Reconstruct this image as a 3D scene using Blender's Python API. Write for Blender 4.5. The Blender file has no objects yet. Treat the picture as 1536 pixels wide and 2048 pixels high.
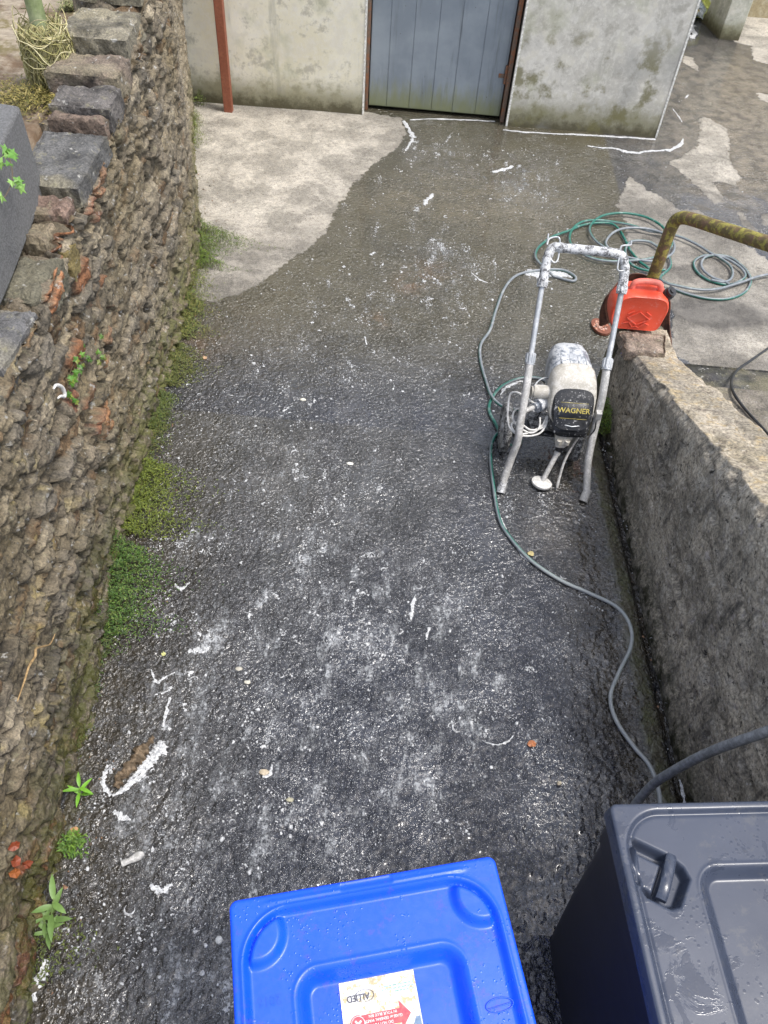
import bpy, math, random
import numpy as np
from mathutils import Matrix, Vector
random.seed(7); rng = np.random.default_rng(7)
SC = bpy.context.scene; COL = SC.collection
PI = math.pi
# ------------------------------------------------------------------ camera, sky, sun
CAM_H = 2.85; FPX = 1538.0
_d = np.array([-113, 1296, FPX]); _d = _d/np.linalg.norm(_d)
_f = np.array([0, 0, 1.]); _Y = _f-_d*(_f@_d); _Y /= np.linalg.norm(_Y); _Z = -_d; _X = np.cross(_Y, _Z)
RW = np.array([_X, _Y, _Z])
cam = bpy.data.cameras.new("camera"); cam_o = bpy.data.objects.new("camera", cam); COL.objects.link(cam_o)
cam.sensor_fit = 'VERTICAL'; cam.sensor_height = 24; cam.lens = 24*FPX/2048; cam.clip_start = .05; cam.clip_end = 500
m = np.eye(4); m[:3, 0] = RW@[1, 0, 0]; m[:3, 1] = RW@[0, -1, 0]; m[:3, 2] = RW@[0, 0, -1]; m[:3, 3] = [0, 0, CAM_H]
cam_o.matrix_world = Matrix(m.tolist())
SC.camera = cam_o
SC.render.resolution_x = 768; SC.render.resolution_y = 1024

SUN_EL = math.radians(66); SUN_AZ = math.radians(110)   # azimuth measured clockwise from +Y
w = bpy.data.worlds.new("World"); SC.world = w; w.use_nodes = True
nt = w.node_tree; nt.nodes.clear()
sky = nt.nodes.new('ShaderNodeTexSky'); sky.sky_type = 'NISHITA'; sky.sun_disc = False
sky.sun_elevation = SUN_EL; sky.sun_rotation = SUN_AZ; sky.air_density = 1.0; sky.dust_density = 3.0; sky.ozone_density = 1.0
hs = nt.nodes.new('ShaderNodeHueSaturation'); hs.inputs['Saturation'].default_value = .52
bg = nt.nodes.new('ShaderNodeBackground'); bg.inputs['Strength'].default_value = .15
wo = nt.nodes.new('ShaderNodeOutputWorld')
nt.links.new(sky.outputs[0], hs.inputs['Color']); nt.links.new(hs.outputs[0], bg.inputs['Color']); nt.links.new(bg.outputs[0], wo.inputs[0])
sl = bpy.data.lights.new("sun", 'SUN'); sl.energy = 1.35; sl.angle = math.radians(11); sl.color = (1, .96, .9)
so = bpy.data.objects.new("sun", sl); COL.objects.link(so)
sd = Vector((math.sin(SUN_AZ)*math.cos(SUN_EL), math.cos(SUN_AZ)*math.cos(SUN_EL), math.sin(SUN_EL)))
so.rotation_euler = sd.to_track_quat('Z', 'Y').to_euler(); so.location = (0, 0, 8)
SC.view_settings.view_transform = 'Standard'; SC.view_settings.look = 'None'; SC.view_settings.exposure = 1.0; SC.view_settings.gamma = 1

# ------------------------------------------------------------------ helpers
def ray(px, py): return RW@np.array([px-768., py-1024., FPX])
def G(px, py, z=0.):
    """world point at height z seen at photo pixel (px,py): used as a surveying aid for laying things out"""
    r = ray(px, py); return np.array([0, 0, CAM_H])+r*((z-CAM_H)/r[2])
def GY(px, py, y):
    r = ray(px, py); return np.array([0, 0, CAM_H])+r*(y/r[1])

def _h(ix, iy, s):
    a = (ix.astype(np.int64)*374761393+iy.astype(np.int64)*668265263+s*982451653) & 0xffffffff
    a = ((a ^ (a >> 13))*1274126177) & 0xffffffff; a = ((a ^ (a >> 16))*2246822519) & 0xffffffff
    return ((a ^ (a >> 15)) & 0xffffff)/float(0x1000000)
def vnoise(x, y, s=0):
    x = np.asarray(x, float); y = np.asarray(y, float)
    ix = np.floor(x); iy = np.floor(y); fx = x-ix; fy = y-iy; fx = fx*fx*(3-2*fx); fy = fy*fy*(3-2*fy)
    a = _h(ix, iy, s); b = _h(ix+1, iy, s); c = _h(ix, iy+1, s); d = _h(ix+1, iy+1, s)
    return (a*(1-fx)+b*fx)*(1-fy)+(c*(1-fx)+d*fx)*fy-.5
def fbm(x, y, o=4, s=0, g=.5):
    t = 0; a = 1.; n = 0
    for i in range(o):
        t = t+a*vnoise(x*2**i+i*17.3, y*2**i-i*9.1, s+i); n += a; a *= g
    return t/n*2
def worley(x, y, s=0, jit=.9):
    ix = np.floor(x); iy = np.floor(y); F1 = np.full(x.shape, 9.); F2 = F1.copy(); cx = ix*0; cy = iy*0; dx = ix*0; dy = ix*0
    for i in (-1, 0, 1):
        for j in (-1, 0, 1):
            jx = ix+i; jy = iy+j
            px = jx+.5+jit*(_h(jx, jy, s)-.5); py = jy+.5+jit*(_h(jx, jy, s+5)-.5)
            d = np.hypot(x-px, y-py); near = d < F1
            F2 = np.where(near, F1, np.minimum(F2, d)); cx = np.where(near, jx, cx); cy = np.where(near, jy, cy)
            dx = np.where(near, x-px, dx); dy = np.where(near, y-py, dy); F1 = np.where(near, d, F1)
    return F1, F2, cx, cy, dx, dy
def sstep(a, b, x):
    t = np.clip((x-a)/(b-a), 0, 1); return t*t*(3-2*t)
def sdpoly(x, y, P):
    """signed distance, positive inside"""
    P = np.asarray(P); d = np.full(x.shape, 1e9); ins = np.zeros(x.shape, bool); n = len(P)
    for i in range(n):
        a = P[i]; b = P[(i+1) % n]; e = b-a; wx = x-a[0]; wy = y-a[1]
        t = np.clip((wx*e[0]+wy*e[1])/(e@e+1e-12), 0, 1); d = np.minimum(d, np.hypot(wx-e[0]*t, wy-e[1]*t))
        c = ((a[1] > y) != (b[1] > y)); xx = (b[0]-a[0])*(y-a[1])/((b[1]-a[1]) if abs(b[1]-a[1]) > 1e-12 else 1e-12)+a[0]
        ins ^= c & (x < xx)
    return np.where(ins, d, -d)
def sdrr(u, v, u0, u1, v0, v1, r):
    cu = (u0+u1)/2; cv = (v0+v1)/2; qx = np.abs(u-cu)-(u1-u0)/2+r; qy = np.abs(v-cv)-(v1-v0)/2+r
    return np.hypot(np.maximum(qx, 0), np.maximum(qy, 0))+np.minimum(np.maximum(qx, qy), 0)-r
def crom(P, n=8, closed=False):
    P = [np.asarray(p, float) for p in P]; out = []
    N = len(P)
    for i in range(N if closed else N-1):
        if closed: p0, p1, p2, p3 = P[i-1], P[i], P[(i+1) % N], P[(i+2) % N]
        else: p0, p1, p2, p3 = P[max(i-1, 0)], P[i], P[i+1], P[min(i+2, N-1)]
        for k in range(n):
            t = k/n
            out.append(.5*((2*p1)+(-p0+p2)*t+(2*p0-5*p1+4*p2-p3)*t*t+(-p0+3*p1-3*p2+p3)*t**3))
    if not closed: out.append(P[-1])
    return np.array(out)

class MB:
    """collects geometry for ONE mesh object"""
    def __init__(s): s.v = []; s.f = []; s.c = []; s.n = 0; s.cur = (1, 1, 1)
    def add(s, v, f, c=None):
        v = np.asarray(v, float); s.v.append(v); s.f += [tuple(int(i)+s.n for i in q) for q in f]; s.n += len(v)
        c = s.cur if c is None else c; c = np.asarray(c, float)
        s.c.append(np.tile(c, (len(v), 1)) if c.ndim == 1 else c); return s
    def tube(s, P, r, seg=10, cap=True, c=None):
        P = np.asarray(P, float); n = len(P); r = np.full(n, r) if np.isscalar(r) else np.asarray(r)
        T = np.gradient(P, axis=0); T /= (np.linalg.norm(T, axis=1)[:, None]+1e-12)
        up = np.array([0, 0, 1.]) if abs(T[0][2]) < .9 else np.array([1., 0, 0]); a = np.cross(T[0], up); a /= np.linalg.norm(a)
        V = []; ang = np.arange(seg)*2*PI/seg
        for i in range(n):
            a = a-T[i]*(a@T[i]); a /= (np.linalg.norm(a)+1e-12); b = np.cross(T[i], a)
            V.append(P[i]+r[i]*(np.cos(ang)[:, None]*a+np.sin(ang)[:, None]*b))
        V = np.vstack(V); F = [(i*seg+j, i*seg+(j+1) % seg, (i+1)*seg+(j+1) % seg, (i+1)*seg+j) for i in range(n-1) for j in range(seg)]
        if cap: F += [tuple(range(seg-1, -1, -1)), tuple((n-1)*seg+j for j in range(seg))]
        return s.add(V, F, c)
    def loft(s, rings, cap=True, c=None):
        seg = len(rings[0]); n = len(rings); V = np.vstack(rings)
        F = [(i*seg+j, i*seg+(j+1) % seg, (i+1)*seg+(j+1) % seg, (i+1)*seg+j) for i in range(n-1) for j in range(seg)]
        if cap: F += [tuple(range(seg-1, -1, -1)), tuple((n-1)*seg+j for j in range(seg))]
        return s.add(V, F, c)
    def box(s, lo, hi, c=None):
        x0, y0, z0 = lo; x1, y1, z1 = hi
        v = [(x0, y0, z0), (x1, y0, z0), (x1, y1, z0), (x0, y1, z0), (x0, y0, z1), (x1, y0, z1), (x1, y1, z1), (x0, y1, z1)]
        return s.add(v, [(3, 2, 1, 0), (4, 5, 6, 7), (0, 1, 5, 4), (1, 2, 6, 5), (2, 3, 7, 6), (3, 0, 4, 7)], c)
    def prism(s, poly, z0, z1, c=None):
        n = len(poly); v = [(p[0], p[1], z0) for p in poly]+[(p[0], p[1], z1) for p in poly]
        a = sum(poly[i][0]*poly[(i+1) % n][1]-poly[(i+1) % n][0]*poly[i][1] for i in range(n))
        f = [tuple(range(n-1, -1, -1)), tuple(range(n, 2*n))]+[(i, (i+1) % n, n+(i+1) % n, n+i) for i in range(n)]
        if a < 0: f = [q[::-1] for q in f]
        return s.add(v, f, c)
    def cyl(s, a, b, r, seg=20, r2=None, c=None):
        a = np.asarray(a, float); b = np.asarray(b, float); return s.tube([a, b], [r, r if r2 is None else r2], seg, True, c)
    def build(s, name, mat, parent=None, smooth=False, bevel=0, org=None):
        V = np.vstack(s.v)
        if parent is not None:
            q = parent; o = np.zeros(3)
            while q is not None: o += np.array(q.location); q = q.parent
            V = V-o
        elif org is not None: V = V-np.array(org)
        me = bpy.data.meshes.new(name); me.from_pydata(V.tolist(), [], s.f); me.validate()
        a = me.color_attributes.new('col', 'FLOAT_COLOR', 'POINT')
        if len(me.vertices) == len(V): a.data.foreach_set('color', np.hstack([np.vstack(s.c), np.ones((len(V), 1))]).astype(np.float32).ravel())
        if smooth: me.shade_smooth()
        ob = bpy.data.objects.new(name, me); COL.objects.link(ob)
        if mat: me.materials.append(mat)
        if parent is not None: ob.parent = parent
        elif org is not None: ob.location = org
        if bevel:
            b = ob.modifiers.new('bevel', 'BEVEL'); b.width = bevel; b.segments = 3; b.limit_method = 'ANGLE'; b.angle_limit = .6
            me.shade_smooth()
            if hasattr(me, 'set_sharp_from_angle'): me.set_sharp_from_angle(angle=math.radians(50))
        elif smooth and hasattr(me, 'set_sharp_from_angle') and smooth != 'all': me.set_sharp_from_angle(angle=math.radians(45))
        return ob
def grid_mesh(name, V, nu, nv, mat, attrs={}, colors=None, parent=None, flip=False, smooth=True, org=None):
    V = np.asarray(V, float)
    if org is not None: V = V-np.array(org)
    if parent is not None: V = V-np.array(parent.location)
    i = np.arange(nu-1)[:, None]*nv+np.arange(nv-1)[None, :]
    Q = np.stack([i, i+nv, i+nv+1, i+1], -1).reshape(-1, 4)
    if flip: Q = Q[:, ::-1]
    me = bpy.data.meshes.new(name); me.vertices.add(len(V)); me.vertices.foreach_set('co', V.astype(np.float32).ravel())
    me.loops.add(Q.size); me.loops.foreach_set('vertex_index', Q.astype(np.int32).ravel())
    me.polygons.add(len(Q)); me.polygons.foreach_set('loop_start', (np.arange(len(Q))*4).astype(np.int32))
    me.update(calc_edges=True); me.validate()
    for k, a in attrs.items():
        at = me.attributes.new(k, 'FLOAT', 'POINT'); at.data.foreach_set('value', np.asarray(a, np.float32).ravel())
    if colors is not None:
        at = me.color_attributes.new('col', 'FLOAT_COLOR', 'POINT'); at.data.foreach_set('color', np.hstack([colors, np.ones((len(V), 1))]).astype(np.float32).ravel())
    if smooth: me.shade_smooth()
    ob = bpy.data.objects.new(name, me); COL.objects.link(ob); me.materials.append(mat)
    if parent is not None: ob.parent = parent
    elif org is not None: ob.location = org
    return ob
def tag(o, label=None, cat=None, group=None, kind=None):
    if label: o['label'] = label
    if cat: o['category'] = cat
    if group: o['group'] = group
    if kind: o['kind'] = kind
    return o
def thing(name, loc, label, cat, group=None):
    o = bpy.data.objects.new(name, None); COL.objects.link(o); o.location = tuple(float(q) for q in loc); o.empty_display_size = .1
    return tag(o, label, cat, group)
def text_geo(s, size=1., bold=0.):
    cu = bpy.data.curves.new('t', 'FONT'); cu.body = s; cu.size = size; cu.align_x = 'CENTER'; cu.align_y = 'CENTER'; cu.offset = bold
    ob = bpy.data.objects.new('t', cu); COL.objects.link(ob); dg = bpy.context.evaluated_depsgraph_get(); dg.update()
    me = ob.evaluated_get(dg).to_mesh(); V = np.array([v.co[:] for v in me.vertices]); F = [tuple(p.vertices) for p in me.polygons]
    ob.evaluated_get(dg).to_mesh_clear(); bpy.data.objects.remove(ob); bpy.data.curves.remove(cu); return V, F

# ------------------------------------------------------------------ materials
class NT:
    def __init__(s, name):
        s.m = bpy.data.materials.new(name); s.m.use_nodes = True; s.t = s.m.node_tree; s.t.nodes.clear()
        s.out = s.t.nodes.new('ShaderNodeOutputMaterial'); s.b = s.t.nodes.new('ShaderNodeBsdfPrincipled'); s.t.links.new(s.b.outputs[0], s.out.inputs[0])
        s.tc = s.t.nodes.new('ShaderNodeTexCoord').outputs['Object']; s.geo = s.t.nodes.new('ShaderNodeNewGeometry').outputs['Position']
    def L(s, v, sock):
        if isinstance(v, bpy.types.NodeSocket): s.t.links.new(v, sock)
        else:
            if hasattr(sock.default_value, '__len__') and not hasattr(v, '__len__'): v = (v, v, v, 1)[:len(sock.default_value)]
            elif hasattr(v, '__len__') and len(v) == 3 and len(sock.default_value) == 4: v = tuple(v)+(1,)
            sock.default_value = v
    def noise(s, sc=5, det=4, ro=.55, vec=None, dist=0, col=False):
        n = s.t.nodes.new('ShaderNodeTexNoise'); s.L(vec or s.tc, n.inputs['Vector']); s.L(sc, n.inputs['Scale']); s.L(det, n.inputs['Detail']); s.L(ro, n.inputs['Roughness']); s.L(dist, n.inputs['Distortion'])
        return n.outputs['Color' if col else 'Fac']
    def vor(s, sc=5, feat='F1', vec=None, out='Distance', rnd=1):
        n = s.t.nodes.new('ShaderNodeTexVoronoi'); n.feature = feat; s.L(vec or s.tc, n.inputs['Vector']); s.L(sc, n.inputs['Scale']); s.L(rnd, n.inputs['Randomness']); return n.outputs[out]
    def map(s, scale=(1, 1, 1), rot=(0, 0, 0), vec=None):
        n = s.t.nodes.new('ShaderNodeMapping'); s.L(vec or s.tc, n.inputs['Vector']); n.inputs['Scale'].default_value = scale; n.inputs['Rotation'].default_value = rot; return n.outputs[0]
    def M(s, op, a, b=0, c=0):
        n = s.t.nodes.new('ShaderNodeMath'); n.operation = op; s.L(a, n.inputs[0]); s.L(b, n.inputs[1]); s.L(c, n.inputs[2]); return n.outputs[0]
    def mr(s, x, a, b, c=0, d=1, sm=True):
        n = s.t.nodes.new('ShaderNodeMapRange'); n.interpolation_type = 'SMOOTHSTEP' if sm else 'LINEAR'; s.L(x, n.inputs[0]); s.L(a, n.inputs[1]); s.L(b, n.inputs[2]); s.L(c, n.inputs[3]); s.L(d, n.inputs[4]); return n.outputs[0]
    def mix(s, f, a, b, mode='MIX'):
        n = s.t.nodes.new('ShaderNodeMix'); n.data_type = 'RGBA'; n.blend_type = mode; s.L(f, n.inputs[0]); s.L(a, n.inputs[6]); s.L(b, n.inputs[7]); return n.outputs[2]
    def attr(s, name, col=False):
        n = s.t.nodes.new('ShaderNodeAttribute'); n.attribute_name = name; return n.outputs['Color' if col else 'Fac']
    def sep(s, v, i):
        n = s.t.nodes.new('ShaderNodeSeparateXYZ'); s.L(v, n.inputs[0]); return n.outputs[i]
    def bump(s, h, st=.5, dist=.005, nrm=None):
        n = s.t.nodes.new('ShaderNodeBump'); s.L(h, n.inputs['Height']); s.L(st, n.inputs['Strength']); s.L(dist, n.inputs['Distance'])
        if nrm is not None: s.L(nrm, n.inputs['Normal'])
        return n.outputs[0]
    def fin(s, col, rough=.6, nrm=None, metal=0, spec=.5, coat=0, sss=0, trans=0):
        s.L(col, s.b.inputs['Base Color']); s.L(rough, s.b.inputs['Roughness']); s.L(metal, s.b.inputs['Metallic']); s.L(spec, s.b.inputs['Specular IOR Level'])
        if nrm is not None: s.L(nrm, s.b.inputs['Normal'])
        if coat: s.L(coat, s.b.inputs['Coat Weight']); s.b.inputs['Coat Roughness'].default_value = .08
        if trans: s.L(trans, s.b.inputs['Transmission Weight'])
        return s.m

def mat_ground():
    n = NT('wet_concrete'); p = n.geo
    fine = n.noise(170, 3, .7, p); med = n.noise(38, 4, .6, p); big = n.noise(2.2, 5, .6, p); mid = n.noise(9, 4, .6, p)
    brush = n.noise(1, 3, .6, n.map((25, 190, 60), (0, 0, .2), p))
    jit = n.M('MULTIPLY', n.M('SUBTRACT', n.noise(14, 4, .65, p), .5), .12)
    dry = n.mr(n.M('ADD', n.attr('dry'), jit), -.008, .012)
    damp = n.mr(n.M('ADD', n.attr('dry'), n.M('MULTIPLY', jit, 2)), .0, .6)
    # wet tone
    wet = n.mix(n.mr(big, .38, .66), (.022, .024, .029), (.052, .052, .056))
    wet = n.mix(n.mr(mid, .35, .75), wet, (.046, .047, .052))
    band = n.noise(1, 4, .6, n.map((3.4, .9, 1), (0, 0, .06), p)); wet = n.mix(n.mr(band, .50, .62, 0, .75), wet, (.026, .028, .038)); wet = n.mix(n.mr(band, .46, .36, 0, .6), wet, (.082, .083, .086))
    wet = n.mix(n.M('MULTIPLY', n.attr('tan'), n.mr(mid, .3, .65, .25, 1)), wet, (.23, .20, .16))
    wet = n.mix(n.M('MULTIPLY', n.attr('olive'), .75), wet, (.098, .084, .046))
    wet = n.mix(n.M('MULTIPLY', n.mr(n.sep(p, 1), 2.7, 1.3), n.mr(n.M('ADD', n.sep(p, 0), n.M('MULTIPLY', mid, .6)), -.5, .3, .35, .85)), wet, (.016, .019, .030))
    # dry tone, also painted over the sunlit far corner
    dr = n.mix(n.mr(big, .35, .7), (.49, .44, .35), (.64, .59, .49)); dr = n.mix(n.mr(n.noise(26, 5, .8, p, .8), .42, .60), (.25, .225, .19), dr)
    dr = n.mix(n.mr(mid, .5, .8, 0, .45), dr, (.26, .23, .19))
    dr = n.mix(n.mr(n.vor(85, 'F1', p), .0, .42), (.16, .14, .12), dr)
    dr = n.mix(n.M('MULTIPLY', n.mr(n.M('ADD', fine, n.M('MULTIPLY', brush, .6)), .62, .98), .7), dr, (.68, .64, .57))
    dr = n.mix(n.M('MULTIPLY', n.mr(n.noise(85, 3, .6, p, 3.0), .50, .62), .75), dr, (.62, .58, .50)); dr = n.mix(n.M('MULTIPLY', n.mr(n.noise(60, 4, .7, p, 2.0), .48, .36), .7), dr, (.15, .13, .11))
    dr = n.mix(n.M('MULTIPLY', n.M('SUBTRACT', 1, damp), .22), dr, (.12, .11, .10))
    dr = n.mix(n.attr('damp'), dr, (.095, .09, .085))
    col = n.mix(dry, wet, dr)
    # aggregate showing through the wet surface
    agg = n.vor(120, 'F1', p); aggc = n.sep(n.vor(120, 'F1', p, 'Color'), 0)
    am = n.M('MULTIPLY', n.mr(agg, .30, .12), n.mr(aggc, .60, .9)); am = n.M('MULTIPLY', am, n.M('SUBTRACT', 1, dry))
    col = n.mix(n.M('MULTIPLY', am, .75), col, (.20, .19, .18))
    # thin soap film left in the hollows; pale specks also imitate wet glints
    fo = n.attr('foam'); wp = n.mix(.02, p, n.noise(14, 2, .5, p, 0, True), 'ADD'); a3 = n.noise(8, 5, .75, p)
    fk = n.M('MULTIPLY', n.M('ADD', fo, .08), n.M('MULTIPLY', n.mr(a3, .36, .62, .25, 1), n.mr(n.noise(1, 4, .65, n.map((13, 4, 1), (0, 0, 0), p)), .36, .62, .35, 1.25)))
    def specks(sc, dens, lo, hi):
        cr = n.sep(n.vor(sc, 'F1', wp, 'Color'), 0); return n.M('MULTIPLY', n.mr(n.vor(sc, 'F1', wp), hi, lo), n.mr(cr, n.M('SUBTRACT', 1.0, n.M('MULTIPLY', fk, dens)), n.M('SUBTRACT', 1.04, n.M('MULTIPLY', fk, dens))))
    fm = n.M('MAXIMUM', specks(150, .62, .12, .42), n.M('MAXIMUM', specks(88, .36, .14, .44), specks(46, .12, .10, .42)))
    fm = n.M('MULTIPLY', fm, n.M('SUBTRACT', 1, dry))
    haze = n.M('MULTIPLY', n.mr(n.M('ADD', n.noise(19, 5, .8, p), n.M('MULTIPLY', fk, .22)), .60, .78), n.mr(fo, .1, .6))
    col = n.mix(n.M('MULTIPLY', n.M('MULTIPLY', haze, n.mr(fine, .4, .62)), .20), col, (.34, .35, .37))
    sn = n.noise(1, 6, .78, n.map((24, 8, 1), (0, 0, .12), wp)); sk = n.mr(n.M('ADD', sn, n.M('MULTIPLY', fk, .20)), .735, .81); sk = n.M('MULTIPLY', sk, n.M('MULTIPLY', n.mr(n.vor(95, 'F1', wp), .18, .36, .25, 1), n.mr(n.noise(60, 4, .75, p), .40, .56)))
    sk = n.M('MULTIPLY', n.M('MULTIPLY', sk, n.mr(fo, .12, .4)), n.M('SUBTRACT', 1, dry)); col = n.mix(n.M('MULTIPLY', sk, .72), col, (.52, .54, .56)); fm = n.M('MAXIMUM', fm, sk)
    col = n.mix(n.M('MULTIPLY', n.M('MULTIPLY', fm, n.M('SUBTRACT', 1, sk)), .62), col, (.46, .48, .50))
    # algae along the walls
    ms = n.mr(n.M('ADD', n.attr('moss'), n.M('MULTIPLY', n.M('SUBTRACT', n.noise(24, 5, .75, p), .5), 1.1)), .42, .8)
    mc = n.mix(n.noise(60, 3, .6, p), (.035, .036, .012), (.12, .13, .03))
    col = n.mix(n.M('MULTIPLY', ms, .85), col, mc)
    mud = n.M('MULTIPLY', n.attr('mud'), n.mr(n.noise(11, 5, .7, p), .25, .6)); col = n.mix(n.M('MULTIPLY', mud, .8), col, n.mix(n.noise(50, 4, .7, p), (.022, .017, .010), (.075, .060, .036)))
    bigst = n.attr('rust'); col = n.mix(n.M('MULTIPLY', bigst, n.mr(mid, .35, .6)), col, (.16, .085, .035))
    rw = n.mix(n.mr(n.noise(16, 4, .6, p), .35, .65), .05, .17)
    pud = n.attr('puddle')
    rough = n.mix(pud, n.mix(dry, n.mix(ms, rw, .6), .85), .05)
    cells = n.vor(130, 'SMOOTH_F1', p); cells2 = n.vor(58, 'SMOOTH_F1', n.map((1, 1, 1), (0, 0, .5), p))
    hd = n.M('ADD', n.M('MULTIPLY', cells, .8), n.M('ADD', n.M('MULTIPLY', brush, .9), n.M('MULTIPLY', fine, .4)))
    hs_ = n.M('ADD', n.M('MULTIPLY', cells2, -1.1), n.M('MULTIPLY', n.noise(48, 2, .5, p, 1.2), 1.7)); hs_ = n.M('ADD', hs_, n.M('MULTIPLY', brush, .25))
    hw = n.M('ADD', n.M('MULTIPLY', hs_, n.M('SUBTRACT', 1, dry)), n.M('ADD', n.M('MULTIPLY', med, .5), n.M('MULTIPLY', hd, n.M('MULTIPLY', dry, 1.))))
    hw = n.M('ADD', hw, n.M('MULTIPLY', am, .6))
    st = n.mix(pud, n.mr(n.noise(3.3, 5, .7, p), .36, .62, .42, 1.1), .04)
    curl = n.noise(70, 3, .6, n.map((1, 1, 1), (0, 0, 0), p), 2.5); hw = n.M('ADD', hw, n.M('MULTIPLY', n.M('MULTIPLY', curl, dry), 1.3))
    hw = n.M('ADD', hw, n.M('MULTIPLY', fm, .5))
    return n.fin(col, rough, n.bump(hw, st, .012), 0, n.mix(dry, .9, .35), n.M('MULTIPLY', n.M('SUBTRACT', 1, dry), .6))

def mat_stone(name='rubble_stone', wetlow=True, moss=.85):
    n = NT(name); p = n.geo; c = n.attr('col', True)
    f = n.noise(120, 4, .75, p); m2 = n.noise(26, 5, .7, p); b = n.noise(4, 4, .6, p)
    c = n.mix(n.mr(f, .32, .7), n.mix(.62, c, (.3, .3, .3), 'MULTIPLY'), n.mix(.55, c, (1.6, 1.55, 1.45), 'MULTIPLY'))
    c = n.mix(n.mr(m2, .56, .70, 0, .55), c, (.27, .25, .16))
    c = n.mix(n.mr(n.noise(33, 3, .6, n.map((1, 1, 1), (.4, 0, .3), p)), .62, .72, 0, .8), c, (.42, .41, .38))
    c = n.mix(n.mr(n.noise(21, 4, .7, n.map((1, 1, 1), (.9, .2, 1.3), p)), .58, .7, 0, .7), c, (.03, .028, .024))
    g = n.M('MULTIPLY', n.mr(n.sep(p, 2), .60, .0), n.mr(n.noise(12, 5, .75, p), .40, .56)); c = n.mix(n.M('MULTIPLY', g, moss), c, n.mix(f, (.05, .055, .012), (.15, .16, .03)))
    wet = n.mr(n.M('ADD', n.sep(p, 2), n.M('MULTIPLY', b, .5)), 1.0, .4) if wetlow else 0
    yw = n.mr(n.sep(p, 1), 3.2, 1.6) if wetlow else 0
    wt = n.M('MULTIPLY', wet, yw) if wetlow else 0
    if wetlow: c = n.mix(n.M('MULTIPLY', wt, .55), c, n.mix(1, c, (.45, .44, .42), 'MULTIPLY'))
    r = n.mix(wt, .85, .22)
    h = n.M('ADD', n.M('MULTIPLY', m2, 1.0), n.M('MULTIPLY', f, .55)); h = n.M('ADD', h, n.M('MULTIPLY', n.vor(55, 'F1', p), .5))
    return n.fin(c, r, n.bump(h, .8, .014), 0, .45)

def mat_vc(name, rough=.6, nsc=40, namt=.25, bump=.3, bd=.003, spec=.5, coat=0):
    """vertex tint times a grain"""
    n = NT(name); c = n.attr('col', True); f = n.noise(nsc, 4, .65, n.geo)
    c = n.mix(n.mr(f, .3, .7), n.mix(namt*2, c, (.35, .35, .35), 'MULTIPLY'), n.mix(namt*2, c, (1.35, 1.35, 1.3), 'MULTIPLY'))
    return n.fin(c, rough, n.bump(f, bump, bd), 0, spec, coat)

def mat_render(name, base, base2, zalg=.35, kind=0):
    n = NT(name); p = n.geo; z = n.sep(p, 2); x = n.sep(p, 0)
    b = n.noise(1.6, 5, .6, p); m2 = n.noise(8, 6, .68, p); f = n.noise(90, 4, .7, p); mot = n.noise(24, 6, .75, p, .4)
    c = n.mix(n.mr(b, .36, .64), base, base2)
    c = n.mix(n.mr(m2, .5, .64, 0, .6), c, (.66, .63, .54)); c = n.mix(n.mr(mot, .46, .62, 0, .5), c, (.74, .72, .66)); c = n.mix(n.mr(m2, .48, .34, 0, .55), c, (.27, .255, .21))
    c = n.mix(n.mr(n.noise(3.1, 4, .6, n.map((1, 1, 1), (0, 0, 2), p)), .52, .68, 0, .45), c, (.42, .43, .30))
    drip = n.noise(1, 4, .6, n.map((9, 9, 1.1), (0, 0, 0), p)); c = n.mix(n.mr(drip, .58, .72, 0, .45), c, (.30, .30, .25))
    zz = n.M('ADD', z, n.M('MULTIPLY', n.M('SUBTRACT', m2, .5), -zalg*1.4))
    c = n.mix(n.mr(zz, zalg, zalg*.35, 0, .75), c, (.17, .16, .075))
    zz2 = n.M('ADD', z, n.M('MULTIPLY', n.M('SUBTRACT', n.noise(14, 5, .7, p), .5), -.22)); c = n.mix(n.mr(zz2, .13, .01, 0, .85), c, (.07, .06, .032))
    if kind: c = n.mix(n.mr(n.noise(1.1, 3, .6, n.map((1, 1, .8), (0, .4, 0), p)), .48, .56, 0, .5), c, (.30, .30, .285))
    if kind:   # algae blotches on the grey panel
        bl = n.M('MULTIPLY', n.mr(n.noise(3.6, 5, .65, p), .5, .62), n.mr(z, 1.05, .45)); c = n.mix(n.M('MULTIPLY', bl, .8), c, n.mix(f, (.10, .095, .03), (.22, .20, .10)))
    h = n.M('ADD', n.M('MULTIPLY', f, .6), m2)
    return n.fin(c, .85, n.bump(h, .35, .006), 0, .3)

def mat_paint(name, base, rough=.4, speck=(.7, .7, .68), amt=.55, sc=30, metal=0, cover=.5, grime=(.12, .11, .10)):
    n = NT(name); p = n.geo
    a = n.noise(sc, 6, .72, p); b = n.noise(sc*4, 4, .7, p); d = n.noise(sc*.45, 4, .6, p)
    c = n.mix(n.mr(n.M('ADD', n.M('MULTIPLY', a, .7), n.M('MULTIPLY', b, .3)), cover-.05, cover+.09, 0, amt), base, speck)
    c = n.mix(n.mr(d, .55, .75, 0, .6), c, grime)
    dots = n.M('MULTIPLY', n.mr(n.vor(sc*5, 'F1', p), .24, .1), n.mr(n.sep(n.vor(sc*5, 'F1', p, 'Color'), 1), .72, .8)); c = n.mix(n.M('MULTIPLY', dots, amt), c, (.78, .78, .76))
    return n.fin(c, n.mr(a, .3, .7, rough-.1, rough+.25), n.bump(n.M('ADD', a, n.M('MULTIPLY', b, .4)), .25, .002), metal, .5)

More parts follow.
